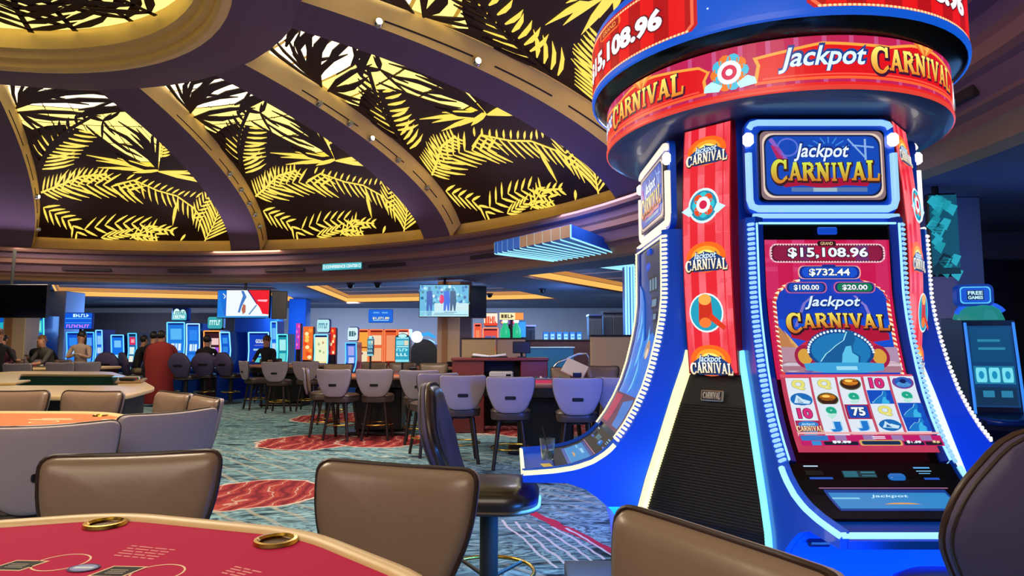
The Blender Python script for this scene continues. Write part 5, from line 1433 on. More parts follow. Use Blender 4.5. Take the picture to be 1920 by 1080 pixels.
# screens hung from the ceiling
TVB = mat('tv_black', '#06060a', .25)
def tv(label, x0, y0, x1, y1, Y, art=None, side=0.0, rz=0, deep=.08):
    a = at(x0, y0, Y); b = at(x1, y1, Y); wd = b.x - a.x; h = a.z - b.z
    root = thing('television', label, 'television', ((a.x + b.x) / 2, Y, b.z), rz, 'televisions over the casino floor')
    MB().box((0, deep / 2, h / 2), (wd, deep, h), .012).build('housing', TVB, root)
    MB().box((0, -.004, h / 2), (wd * .97, .006, h * .95)).build('screen', mat('tv_off_glass', '#030308', .08), root)
    if side: MB().box((wd / 2 + side / 2, deep / 2 + .12, h / 2 - .02), (side, .12, h * .98), .01, R=Matrix.Rotation(.25, 3, 'Z')).build('twin_screen', TVB, root)
    top = 2.9 if math.hypot((a.x + b.x) / 2 - DC[0], Y - DC[1]) > 11.0 else 3.4
    MB().tube([(0, deep, h * .6), (0, deep + .04, top - b.z)], .03, 8).build('ceiling_pole', BLACKM, root)
    if art:
        art.build('picture', lambda x, y, hh: ((x - .5) * wd * .97, -.0085 - hh, h / 2 + (y - .5) * h * .95), SCREEN, root)
    return root
tv('switched-off black television at the left edge, above the seated players', -60, 533, 86, 596, 13.0)
A = Art(False); A.rect(0, 0, 1, 1, '#f2fbff'); A.up(); A.rect(0, 0, .17, 1, '#1a68d0'); A.poly([(.0, 0), (.16, 0), (.1, .3), (.17, .55), (.12, .8), (.17, 1), (0, 1)], '#2a88e8'); A.up()
A.poly([(.6, 1), (1, 1), (1, .12), (.88, .14), (.82, .38), (.74, .56)], '#f00c28'); A.poly([(.57, 1), (.60, 1), (.78, .5), (.76, .48)], '#302868'); A.poly([(.78, .66), (.98, .66), (.95, .58), (.78, .6)], '#ffd0e0'); A.up()
A.poly([(.45, .98), (.49, .8), (.44, .5), (.4, .2), (.44, .18), (.47, .4), (.52, .6), (.56, .75), (.5, .98)], '#3a78c8'); A.poly([(.5, .5), (.55, .45), (.55, .2), (.5, .12), (.47, .3)], '#b86a50'); A.line([(.62, .12), (.76, .46)], .03, '#5a90c0'); A.rect(0, 0, 1, .06, '#2a90d8'); A.up()
A.line([(.10, .88), (.15, .78), (.12, .7)], .02, '#f0f8ff'); A.up()
tv('television over the gold machine showing a white figure on blue and red', 408, 543, 505, 597, 15.2, A, .35)
A = Art(False); A.rect(0, 0, 1, 1, '#5ab8e0'); A.up(); rr_ = random.Random(9)
for i in range(60):
    x, y = rr_.random(), .35 + .62 * rr_.random(); A.ell(x, y, .03, .05, rr_.choice(['#a8e8f8', '#2a88d0', '#d8f4fc', '#1a60a8', '#78d0e8', '#2a8898']), 7)
A.up(); A.rect(.3, .15, 1, .42, '#c8e8f0'); A.up()
for (x, c) in ((.2, '#1858b8'), (.55, '#1068e0'), (.68, '#1c5888')):
    A.poly([(x - .06, .8), (x + .05, .82), (x + .07, .5), (x + .05, .18), (x + .02, .18), (x, .4), (x - .02, .18), (x - .06, .18), (x - .06, .5)], c); A.ell(x, .86, .03, .06, '#3a88b8', 8)
A.up(); A.ell(.45, .55, .05, .15, '#e01068', 12); A.ell(.42, .58, .018, .1, '#ff90b8', 8); A.up()
A.rect(0, 0, 1, .17, '#b8ecf8'); A.rect(.0, .02, .13, .16, '#58b8d8'); A.rect(.14, .02, .25, .17, '#3888c0'); A.up()
for k, (y, a_, b_) in enumerate(((.13, .5, .75), (.09, .3, .7), (.05, .28, .98))): A.rect(a_, y, b_, y + .015, '#2a6890')
A.up()
tv('bright television showing people outdoors with one red jacket, before the beige column', 786, 533, 880, 595, 14.0, A, .36)
A = Art(False); A.rect(0, 0, 1, 1, '#10506a'); A.up(); rr_ = random.Random(4)
for i in range(26):
    x, y = rr_.random(), rr_.random(); A.poly([(x - .2, y - .02), (x + .05, y - .1), (x + .25, y + .03), (x, y + .06)], rr_.choice(['#18889a', '#0c3848', '#28a8c0', '#0a2838', '#1c98a8']))
A.up(); A.rect(0, 0, 1, .08, '#0a3040')
tv('tall tilted television with teal picture on the grey column at the right', 1741, 362, 1800, 518, 5.7, A, 0, math.radians(-8))
# conference sign on the fascia
p = onz(642, 502, 3.14); a = math.atan2(p.y - DC[1], p.x - DC[0])
cs = thing('hanging_sign', 'lit teal sign reading conference center on the curved fascia', 'sign', (DC[0] + 10.36 * math.cos(a), DC[1] + 10.36 * math.sin(a), 3.08), a - PI / 2)
MB().box((0, 0, .09), (1.06, .05, .17), .01).build('sign_box', mat('teal_metal', '#2a6a70', .4), cs)
A = Art(False); A.rect(-.51, .015, .51, .165, '#58c4d0'); A.rect(-.51, .015, .51, .05, '#2a9cb0'); A.up(); A.text('CONFERENCE CENTER', -.42, .09, .42, .07, '#f4ffff', .03)
A.ring(-.465, .09, .03, .045, .013, '#f4ffff', 12); A.ring(.465, .09, .03, .045, .013, '#f4ffff', 12)
A.build('lettering', lambda x, y, h: (x, -.026 - h, y), SCREEN, cs)
# jackpot display on the back wall
def wallsign(label, x0, y0, x1, y1, Y, col, words, name='wall_display', fn=None, ph=None):
    a = at(x0, y0, Y); b = at(x1, y1, Y); wd, h = b.x - a.x, a.z - b.z
    r = thing(name, label, 'display', ((a.x + b.x) / 2, Y, b.z))
    MB().box((0, .05, h / 2), (wd, .1, h), .02).build('housing', mat('blue_housing', '#0a3aa0', .4), r)
    A = Art(False); A.rect(-.49, .03, .49, .97, col); A.up()
    if fn: fn(A)
    for (t, xa, yc, xb, hh, c) in words: A.text(t, xa, yc, xb, hh, c, .03)
    A.build('lit_face', lambda x, y, hh: (x * wd, -.003 - hh, y * h), SCREEN, r)
    if name == 'wall_display': MB().box((0, .3, h * .6), (.06, .5, .04)).build('bracket', BLACKM, r)
    else: MB().box((0, .12, -(ph or b.z) / 2 + .02), (.06, .04, (ph or b.z) + .04)).build('post', BLACKM, r)
    return r
wallsign('small blue display reading $1,371.80 high on the back wall', 691, 580, 736, 605, 20.0, '#1268e0', [('$1,371.80', -.32, .33, .36, .2, '#fff8a0')], fn=lambda A: (A.rect(-.3, .7, -.05, .8, '#6ab0f0'), A.rect(.05, .7, .3, .8, '#6ab0f0'), A.rect(-.3, .16, .34, .2, '#c8f8f0'), A.up()))

# ------------------------------------------------------------------ neon canopy
NEON = mat('white_blue_neon', '#d0f4ff', .3, emit='#98e4f8', es=1.25)
NBLUE = mat('blue_canopy_panel', '#0c5cc8', .45)
NTAN = mat('canopy_tan_end', '#9a7a5c', .6)
cp = thing('neon_canopy', 'blue canopy striped with white neon tubes that turn down into a post', 'canopy', (2.25, 12.2, 0))
zt = 2.95
e0, e1 = onz(928, 476, zt), onz(1070, 446, zt); f0, f1 = onz(1181, 508, zt), onz(1192, 489, zt)
O = Vector((2.25, 12.2, 0))
slab_ = MB(); q = [e0 - O, e1 - O, f1 - O, f0 - O]
slab_.add([(v.x, v.y, zt + .005) for v in q] + [(v.x, v.y, zt + .20) for v in q], [(0, 1, 2, 3), (7, 6, 5, 4), (0, 4, 5, 1), (1, 5, 6, 2), (2, 6, 7, 3), (3, 7, 4, 0)]); slab_.build('roof_slab', NBLUE, cp)
for i in range(12):
    t = i / 11; t2 = t ** 1.25
    a = e0.lerp(e1, t2) - O; b = f0.lerp(f1, t) - O
    d = (b - a).normalized()
    MB().tube([a + Vector((0, 0, .19)), a, a + d * .02, b], .013, 5).build('neon_tube', NEON, cp)
    if i < 11:
        a2 = e0.lerp(e1, ((i + 1) / 11) ** 1.25) - O
        m = MB(); m.add([(a.x, a.y, zt + .01), (a2.x, a2.y, zt + .01), (a2.x, a2.y, zt + .19), (a.x, a.y, zt + .19)], [(0, 1, 2, 3)]); m.build('end_panel', NTAN if 4 < i else NBLUE, cp, (-.012 * d.x, -.012 * d.y, 0))
post = MB(); pa, pb = at(1172, 560, 12.3), at(1192, 560, 12.3)
post.box(((pa.x + pb.x) / 2 - O.x, 12.45 - O.y, 1.5), (pb.x - pa.x, .25, 3.0)); post.build('post', NBLUE, cp)
for i, px in enumerate((1174, 1179, 1185, 1190)):
    v = at(px, 560, 12.28); MB().tube([(v.x - O.x, 12.30 - O.y, .05), (v.x - O.x, 12.30 - O.y, 2.97)], .02, 5).build('neon_tube', NEON, cp)

# ------------------------------------------------------------------ far machines
def far_machine(label, x0, x1, ytop, Y, body, led, cells, rz=0, sign=None, group='rows of slot machines along the back', ybot=None, curve=.18):
    a = at(x0, 640, Y); b = at(x1, 640, Y); wd = b.x - a.x; H = at(960, ytop, Y).z
    r = thing('slot_machine', label, 'slot machine', ((a.x + b.x) / 2, Y + .3, 0), rz, group)
    B = mat('cab_' + body[1:], body, .3, coat=.2); Lm = mat('edge_light_' + led[1:], led, .4, emit=led, es=1.4)
    hs = H - (.42 if sign else 0)
    pf = [(-.30, 0), (-.30, .62), (-.46, .74), (-.46, .80), (-.30, .86), (-.22, 1.0), (-.20, hs * .72), (-.26, hs), (.30, hs), (.34, 0)]
    MB().prism(pf, -wd / 2, wd / 2, 'x').build('cabinet', B, r)
    MB().box((0, -.38, .80), (wd * .9, .14, .02), .006).build('button_deck', BLACKG, r)
    for i in range(3): MB().box((-wd * .25 + wd * .25 * i, -.40, .815), (.06, .03, .015), .004).build('button', mat('lit_button', '#a0d0ff', .3, emit='#a8dcff', es=1.0), r)
    for sx in (-1, 1): MB().tube([(sx * wd * .48, -.47, .78), (sx * wd * .48, -.32, .88), (sx * wd * .48, -.235, 1.02), (sx * wd * .48, -.215, hs * .72), (sx * wd * .48, -.275, hs - .02)], .016, 5).build('edge_light', Lm, r)
    MB().tube([(-wd * .48, -.275, hs - .02), (wd * .48, -.275, hs - .02)], .016, 5).build('edge_light', Lm, r)
    def fm(x, y, h):
        z = .92 + y * (hs - .08 - .92); z1 = hs * .72
        yy = -.225 if z < 1.0 else (-.22 + .02 * (z - 1) / max(.01, z1 - 1) if z < z1 else -.20 - .06 * (z - z1) / max(.01, hs - z1))
        return (x * wd * .44, yy - .006 - h, z)
    A = Art(False); cells(A); A.build('screen', fm, SCREEN, r, ys=[k / 8 for k in range(1, 8)], eps=.002)
    if sign:
        MB().box((0, 0, hs + .21), (wd * .94, .2, .36), .04).build('topper', B, r)
        A = Art(False); sign(A); A.build('topper_picture', lambda x, y, h: (x * wd * .45, -.103 - h, hs + .05 + .32 * y), SCREEN, r)
    return r
def cells(bg, items):
    def f(A):
        A.rect(-1, 0, 1, 1, bg); A.up()
        for it in items:
            if it[0] == 't': A.text(it[1], it[2], it[3], it[4], it[5], it[6], .03)
            elif it[0] == 'e': A.ell(it[1], it[2], it[3], it[4], it[5], 12); A.up()
            else: A.rect(*it[:4], it[4]); A.up()
    return f
def blurtext(A, x0, x1, y, h, c, n, seed):                 # a row of lit strokes where the lettering is too small to read
    q = random.Random(seed); w_ = (x1 - x0) / n
    for i in range(n):
        A.rect(x0 + w_ * i, y, x0 + w_ * (i + .35), y + h, c); A.rect(x0 + w_ * i, y + h * (.0 if q.random() < .5 else .7), x0 + w_ * (i + .8), y + h * (.25 if q.random() < .5 else 1.0), c)
    A.up()
def sg(bg, c, n=6, extra=()):
    def f(A):
        A.rr(-1, 0, 1, 1, .2, bg); A.up(); blurtext(A, -.75, .75, .3, .42, c, n, n); 
        for it in extra: A.rect(*it[:4], it[4])
    return f
RW_ = lambda c1, c2, c3: cells(c1, [(-.7, .62, .7, .9, c2), (-.75, .30, .75, .56, c3), (-.6, .34, -.2, .52, '#e0f4ff'), (-.1, .34, .2, .52, '#b8e0ff'), (.3, .34, .65, .52, '#e0f4ff'), (-.7, .06, .7, .24, c2)])
far_machine('teal machine cropped at the far left edge', -22, 10, 590, 16.6, '#0a3a90', '#2ac8d8', RW_('#0a58c0', '#20b0c0', '#0a3a90'))
far_machine('teal and green lit machine right of the beige column at the left', 48, 78, 592, 16.8, '#0c3c80', '#50e8d0', cells('#1a68c8', [(-.8, .70, .8, .96, '#38d8c0'), (-.6, .74, .6, .92, '#a8f0f0'), (-.8, .36, .8, .62, '#28b8c8'), (-.5, .4, .4, .58, '#88c8f0'), (-.8, .02, .2, .2, '#d8f0e8')]))
r_ = far_machine('tall double-screen blue machine with stacked signs behind the person in the tan cardigan', 122, 146, 622, 17.2, '#0838b0', '#4ab8ff', RW_('#0c50d8', '#2a88f0', '#1060e0'))
far_machine('right half of the tall blue pair behind the tan cardigan', 149, 174, 622, 17.2, '#0838b0', '#4ab8ff', RW_('#0848c8', '#58a8f8', '#1058d8'))
ds = wallsign('large two-tier blue sign above the tall blue machines', 122, 586, 172, 617, 17.35, '#0c58e0', [], 'overhead_sign', ph=.12, fn=lambda A: (A.rect(-.47, .62, .47, .66, '#58c0ff'), A.rect(-.47, .36, .47, .4, '#38a0f0'), A.up(), blurtext(A, -.2, .38, .72, .2, '#c8f4ff', 6, 1), blurtext(A, -.42, .42, .08, .2, '#d080f0', 9, 2), A.up()))
far_machine('narrow blue machine beside the dark opening', 177, 189, 618, 17.2, '#0838b0', '#78c8ff', RW_('#1468e8', '#88c8ff', '#2a80f0'))
far_machine('lone slanted blue machine in front of the dark opening', 206, 230, 627, 17.2, '#082a80', '#68c8ff', cells('#1070e8', [(-.6, .62, .6, .88, '#78c8ff'), (-.6, .2, .6, .34, '#a8e8ff')]))
far_machine('small machine with red and white screens beside the dark coats', 238, 254, 624, 17.2, '#10204a', '#48b8e8', cells('#1868a8', [(-.8, .68, .7, .95, '#e02858'), (-.4, .75, .5, .88, '#f8a0b0'), (-.8, .34, .5, .6, '#d8f0f0'), (-.8, .02, .3, .28, '#f0f0e0'), (.4, .02, .9, .5, '#40c0f0')]))
far_machine('blue machine with cloud-shaped white topper', 310, 344, 574, 17.2, '#0a4cb0', '#68d0ff', RW_('#1878e0', '#58b8f8', '#2088e8'), sign=lambda A: (A.rr(-.9, 0, .9, .6, .1, '#48b8c8'), A.ell(-.35, .6, .42, .38, '#d8fff4'), A.ell(.4, .55, .4, .36, '#c8f8f0'), A.up(), blurtext(A, -.75, .75, .12, .3, '#f4ffff', 6, 4), blurtext(A, -.5, .7, .5, .25, '#187888', 5, 5)))
far_machine('blue machine with wavy edge lights right of the cloud topper', 347, 372, 606, 17.2, '#0a48b8', '#a8e0ff', RW_('#1268d8', '#2a88f0', '#1a78e0'))
far_machine('orange and white striped machine under the teal lettered topper', 380, 411, 590, 17.2, '#301418', '#ff9a40', cells('#3a1420', [(-.9, .0, -.45, .8, '#f0a030'), (-.4, .0, -.2, .9, '#f8e0d0'), (-.1, .62, .9, .84, '#f0c8c8'), (-.1, .3, .9, .54, '#e8e0f0'), (.4, .3, .9, .54, '#b050e0'), (-.1, .02, .9, .2, '#f0e8e0')]), sign=sg('#38a8b0', '#d8fff4', 5))
far_machine('curved blue machine seen from its side, left of the gold machine', 414, 440, 622, 16.8, '#0a3cb0', '#88d8ff', cells('#0c58d0', [(-.6, .7, .5, .9, '#3a98e8'), (-.6, .42, .5, .6, '#2a88e0'), (-.6, .1, .5, .35, '#48a8d8')]), rz=math.radians(-25))
far_machine('wide blue machine reading gold below the white and red television', 464, 503, 622, 17.0, '#0838b0', '#88e0ff', cells('#0c40c0', [('t', 'GOLD', -.35, .78, .55, .13, '#f4f8e8'), (-.5, .62, .6, .66, '#6a70c8'), (-.6, .46, .65, .52, '#a8d8e8'), (-.2, .28, .4, .36, '#88e8d8'), (-.35, .06, .5, .22, '#58c8c8')]))
far_machine('slim blue machine at the right side of the gold one', 506, 517, 602, 17.0, '#0c48c8', '#78d0ff', RW_('#1460e0', '#68b8f8', '#2080f0'))
far_machine('small dome-topped teal machine left of the bright blue column', 519, 538, 626, 17.0, '#0c4878', '#58e0e8', cells('#1890a8', [(-.7, .5, .7, .9, '#a8f0f0'), (-.7, .1, .7, .4, '#68d8d8')]))
# far carousel with striped orange posters, like the near one
fc = far_machine('bright far machine with white-yellow screen on a carousel of orange posters', 588, 614, 595, 16.2, '#0a3898', '#78d8f8', cells('#f0f4c8', [('e', -.4, .75, .2, .05, '#a8c890'), ('e', .3, .8, .15, .05, '#c89858'), ('e', -.2, .5, .2, .05, '#88b878'), ('e', .4, .45, .15, .05, '#b8d0a0'), (-1, 0, 1, .12, '#f8d890')]), sign=sg('#b8ecf0', '#3a88a8', 5))
for (x0, x1, c_, lab, yb, yt) in ((566, 584, '#f07028', 'orange bubbly poster column left of the bright far machine', 675, 612), (617, 627, '#e02818', 'red and orange poster column right of the bright far machine', 665, 614), (553, 560, '#d838a8', 'slim magenta poster column at the far carousel\'s left', 655, 606)):
    a = at(x0, yt, 16.4); b = at(x1, yb, 16.4)
    r = thing('poster_column', lab, 'sign column', ((a.x + b.x) / 2, 16.5, 0))
    MB().box((0, .1, a.z / 2), (b.x - a.x, .2, a.z), .03).build('column_body', mat('dark_plum_plastic', '#301020', .4), r)
    A = Art(False); A.rect(-.48, .0, .48, 1, c_); A.up(); q = random.Random(x0)
    for k in range(9): A.ell(q.uniform(-.3, .3), .08 + .1 * k, .2, .06, q.choice(['#ffd060', '#ff9a38', '#f04818', '#ffe8a8']) if x0 != 553 else q.choice(['#f078d0', '#8850e0']), 10)
    wd = b.x - a.x
    A.build('poster', lambda x, y, h: (x * wd, -.003 - h, b.z + (a.z - b.z) * y), SCREEN, r)
far_machine('tall curved blue machine right of the far carousel', 647, 668, 610, 16.0, '#0c48b0', '#58c0ff', cells('#3a78e0', [(-.6, .5, .6, .95, '#a8a8f0'), (-.5, .1, .6, .4, '#c8d0f8')]), sign=sg('#d8f4f8', '#306878', 3))
for i, (x0, x1, lab, cs_) in enumerate(((672, 690, 'orange lit machine at the left of the red framed bank', cells('#f8a840', [(-.8, .5, .8, .54, '#803010'), (-.8, 0, .8, .4, '#f0e0b8'), (-.5, .3, -.2, .36, '#603020')])),
                                 (692, 718, 'machine in the red framed bank hidden behind a table display', cells('#e86838', [(-.8, .1, .8, .5, '#f0b888'), (-.8, .6, .8, .9, '#f8d8b0')])),
                                 (720, 744, 'second hidden machine of the red framed bank', cells('#e05828', [(-.8, .1, .8, .9, '#f09868')])),
                                 (746, 766, 'white and orange machine at the right of the red framed bank', cells('#f4f0e8', [('e', 0, .8, .4, .1, '#4878c0'), (-.9, .55, .9, .62, '#d03020'), (-.6, .1, -.3, .5, '#c8f0e8'), (-.1, .1, .2, .5, '#c8f0e8'), (.4, .1, .7, .5, '#c8f0e8')])))):
    far_machine(lab, x0, x1, 617, 17.0, '#a02018', '#ff7848', cs_)
far_machine('orange bank machine under the white lettered top, left of the bowling pin columns', 905, 934, 583, 16.4, '#802030', '#ff8868', cells('#e85040', [(-.8, .56, .1, .84, '#5868a8'), (.2, .56, .8, .84, '#6878b0'), (-.8, .08, .1, .4, '#f8a840'), (.2, .08, .8, .4, '#f8c060')]), sign=lambda A: (A.rect(-1, 0, 1, 1, '#fff0d8'), A.up(), blurtext(A, -.8, .85, .2, .55, '#f05820', 5, 3), A.rect(-1, 0, 1, .2, '#f04820'), A.up()))
for i, (px, lab) in enumerate(((947, 'green bottle-shaped light column nearer the orange bank'), (968, 'green bottle-shaped light column nearer the bright blue panel'))):
    p = at(px, 630, 16.2)
    r = thing('bottle_column', lab, 'lamp', (p.x, 16.2, 0), 0, 'green bottle-shaped light columns')
    MB().lathe([(0, 1.5), (.10, 1.5), (.13, 1.65), (.12, 1.8), (.05, 1.93), (.045, 2.0), (0, 2.0)], 14).build('bottle', mat('green_lit_glass', '#10a060', .3, emit='#28c890', es=.9), r, smooth=50)
    MB().lathe([(0, 2.08), (.06, 2.08), (.07, 2.02), (.05, 1.98), (0, 1.98)], 14).build('cap', mat('lit_cap', '#f0f0f0', .3, emit='#f0fff0', es=1.2), r, smooth=50)
    MB().lathe([(0, 0), (.12, 0), (.12, 1.5), (0, 1.5)], 12).build('plinth', BLACKM, r)
wallsign('yellow-orange lit lozenge sign over the green bottle columns', 936, 586, 982, 600, 16.0, '#fff0b0', [], 'overhead_sign', fn=lambda A: (A.rect(.15, .03, .49, .97, '#ff9828'), A.up(), blurtext(A, -.42, .1, .25, .5, '#584820', 4, 8)))
wallsign('red and purple lit fringe below the lozenge sign', 938, 601, 973, 608, 16.3, '#8030b0', [], 'overhead_sign', fn=lambda A: (A.ell(-.35, .5, .12, .4, '#f0c040', 8), A.ell(-.15, .5, .12, .4, '#40b060', 8), A.ell(.25, .5, .16, .4, '#f04060', 8), A.up()))
wallsign('bright sky-blue panel beside the bottle columns', 972, 602, 986, 633, 16.4, '#28a0f8', [], 'light_panel')
wallsign('small white-teal display at the left of the orange bank', 872, 596, 886, 605, 16.4, '#b8ecec', [], 'overhead_sign')
far_machine('slim red machine left of the orange bank', 889, 902, 606, 16.6, '#501020', '#ff6850', cells('#f05838', [(-.6, .2, .6, .9, '#f89060')]))
far_machine('short white-edged blue machine before the partition', 865, 872, 610, 16.5, '#184a80', '#c8f0ff', cells('#2a80b0', []))
# rounded dark machine seen from behind near the beige column
bk = thing('slot_machine', 'rounded dark machine seen from behind, left of the beige column', 'slot machine', (at(795, 640, 15.5).x, 15.7, 0))
MB().prism([(-.30, 0), (.30, 0), (.32, 1.0)] + [(.32 * math.cos(math.radians(k)), 1.25 + .32 * math.sin(math.radians(k))) for k in range(0, 181, 15)] + [(-.32, 1.0)], -.2, .3, 'y').build('cabinet', mat('dark_teal_plastic', '#1c2c40', .35), bk, smooth=40)
MB().lathe([(0, .1), (.12, .09), (.14, 0), (0, 0)], 16).build('oval_lamp', mat('lit_white_oval', '#fff', .3, emit='#fffaf4', es=1.8), bk, (-.17, -.22, 1.62), (PI / 2, 0, 0), smooth=40)
MB().tube([(-.1, -.22, 1.66), (.1, -.24, 1.70), (.28, -.22, 1.60)], [.03, .05, .03], 8).build('blue_arch_light', mat('lit_blue_arch', '#2080d0', .3, emit='#38a8f0', es=1.1), bk, smooth=40)
# portable table displays on poles
for (x0, x1, y0, y1, Y, lab, c_) in ((741, 768, 624, 680, 12.2, 'bright cyan table display on a pole above the middle table', '#18a0c0'), (689, 700, 628, 668, 12.4, 'slim dark table display turned sideways left of the cyan one', '#285878')):
    a = at(x0, y0, Y); b = at(x1, y1, Y); wd, h = b.x - a.x, a.z - b.z
    r = thing('table_display', lab, 'display', ((a.x + b.x) / 2, Y, 0), 0, 'lit displays on poles at the blackjack tables')
    MB().prism(outline([(-wd / 2, b.z), (wd / 2, b.z), (wd / 2, a.z - .06), (0, a.z), (-wd / 2, a.z - .06)], 3, .05), .0, .06, 'y').build('housing', TVB, r)
    A = Art(False); A.rr(-.46, .03, .46, .86, .04, c_); A.up(); A.ell(0, .9, .3, .06, '#b8f8f8', 10); A.rect(-.4, .80, .4, .84, '#a0e8f0'); A.rect(-.4, .58, .1, .74, '#78d8e8'); A.rect(.12, .58, .4, .74, '#e0d8b8'); A.rect(-.4, .52, .4, .55, '#d0f8f8'); A.up()
    blurtext(A, -.4, .4, .38, .1, '#a0f0f8', 4, 2); blurtext(A, -.4, .4, .22, .1, '#c8f8f8', 3, 4); A.rect(-.46, .02, .46, .1, '#88e0f0'); A.up()
    A.build('lit_face', lambda x, y, hh: (x * wd, -.003 - hh * 2, b.z + y * h), SCREEN, r)
    MB().tube([(0, .03, b.z), (0, .03, .02)], .02, 8).build('pole', BLACKM, r); MB().lathe([(0, .03), (.18, .02), (.18, 0), (0, 0)], 14).build('base', BLACKM, r)

# ------------------------------------------------------------------ desk, partitions, counter
Y = 10.6
a = at(848, 671, Y); b = at(1027, 720, Y); wd = b.x - a.x
dk = thing('pit_desk', 'mahogany pit desk with open black shelf behind the blackjack table', 'desk', ((a.x + b.x) / 2, Y + .3, 0))
zt = a.z
for (xa, xb_) in ((848, 908), (976, 1027)):
    u, v = at(xa, 690, Y).x - (a.x + b.x) / 2, at(xb_, 690, Y).x - (a.x + b.x) / 2
    MB().box(((u + v) / 2, 0, (zt - .05) / 2), (v - u, .6, zt - .05), .01).build('pedestal', MAHO, dk)
u, v = at(908, 690, Y).x - (a.x + b.x) / 2, at(976, 690, Y).x - (a.x + b.x) / 2
MB().box(((u + v) / 2, .27, zt / 2), (v - u, .05, zt - .1)).build('back_panel', BLACKM, dk)
MB().box(((u + v) / 2, 0, zt - .50), (v - u, .56, .03)).build('shelf', BLACKM, dk)
MB().box((0, 0, zt - .025), (wd + .04, .66, .05), .012).build('desk_top', MAHO, dk)
ox = (a.x + b.x) / 2
bxs = mat('pale_grey_box', '#b8b4b0', .6)
pr = thing('printer', 'pale grey printer on the shelf of the mahogany desk', 'printer', (ox + (u + v) / 2 - .02, Y + .2, zt - .483))
MB().box((0, 0, .13), (.40, .36, .26), .02).build('body', bxs, pr); MB().box((0, -.19, .08), (.28, .04, .012)).build('tray', BLACKM, pr); MB().box((.12, -.182, .2), (.08, .006, .03)).build('panel', BLACKG, pr)
bn = thing('ring_binder', 'open white binder of papers on top of the mahogany desk', 'binder', (ox - .18, Y + .25, zt))
for k, (s_, c_) in enumerate(((-1, '#e8ecf0'), (1, '#d8dce4'))): MB().box((s_ * .14, 0, .035 + .0), (.28, .32, .03), .005, R=Matrix.Rotation(s_ * -.12, 3, 'Y')).build('page_block', mat('paper_' + c_[1:], c_, .8), bn)
MB().box((0, .02, .01), (.6, .36, .015)).build('cover', BLACKM, bn)
mn = thing('monitor', 'small black monitor seen from behind on the mahogany desk', 'monitor', (ox + .36, Y + .35, zt))
MB().box((0, 0, .17), (.30, .04, .20), .01).build('screen_housing', TVB, mn); MB().tube([(0, .02, .0), (0, .02, .12)], .02, 8).build('stand', TVB, mn); MB().box((0, .02, .008), (.16, .12, .016)).build('foot', TVB, mn)
def partition(label, x0, x1, y0, Y, d=.15, mt=BEIGE, cap=True):
    a = at(x0, y0, Y); b = at(x1, y0, Y)
    r = thing('partition', label, 'partition', ((a.x + b.x) / 2, Y + d / 2, 0))
    MB().box((0, 0, a.z / 2), (b.x - a.x, d, a.z), .008).build('panel', mt, r)
    if cap: MB().box((0, 0, a.z + .015), (b.x - a.x + .03, d + .04, .03), .006).build('cap_rail', BLACKM, r)
    return r
partition('warm beige low partition below the orange bank', 866, 929, 636, 13.0)
partition('pinkish beige low partition right of the warm one', 930, 985, 636, 13.1, mt=mat('pink_beige_panel', '#b59c90', .6))
partition('plain beige partition beside the curved screen of the left machine', 1108, 1186, 631, 11.2)
partition('dark maroon partition behind the blue counter', 985, 1108, 639, 14.5, mt=mat('maroon_panel', '#402028', .6))
ct = thing('counter', 'sky-blue lit counter between the desk and the beige partition', 'counter', (at(1030, 650, 13.2).x, 13.4, 0))
h = at(1030, 653, 13.2).z; w_ = at(1075, 650, 13.2).x - at(985, 650, 13.2).x
MB().box((0, 0, h / 2), (w_, .5, h), .01).build('front', mat('sky_blue_front', '#3a9ad0', .5), ct); MB().box((0, 0, h + .012), (w_ + .05, .56, .03), .008).build('top', mat('pale_blue_top', '#a8d4e8', .4), ct)
hr = thing('handrail', 'bent chrome handrail in front of the blue counter', 'handrail', (at(1070, 700, 11.6).x, 11.6, 0))
pts = [at(x, y, 11.6) - hr.location for x, y in ((1035, 692), (1045, 680), (1066, 672), (1085, 664), (1100, 664), (1104, 672))]
MB().tube([(p.x, p.y, p.z) for p in pts], .02, 8).build('rail', CHROME, hr, smooth=60)
for i in (0, 5): MB().tube([(pts[i].x, pts[i].y, pts[i].z), (pts[i].x, pts[i].y, 0)], .02, 8).build('post', CHROME, hr, smooth=60)
lc = thing('lectern', 'slanted beige document stand on the table right of the mahogany desk', 'stand', (at(1078, 690, 9.3).x, 9.3, .958))
MB().box((0, 0, .13), (.34, .03, .26), .01, R=Matrix.Rotation(-.6, 3, 'X') @ Matrix.Rotation(.5, 3, 'Y')).build('board', mat('pale_board', '#b8ac98', .6), lc); MB().box((0, .05, .05), (.12, .12, .1)).build('stand', BLACKM, lc)
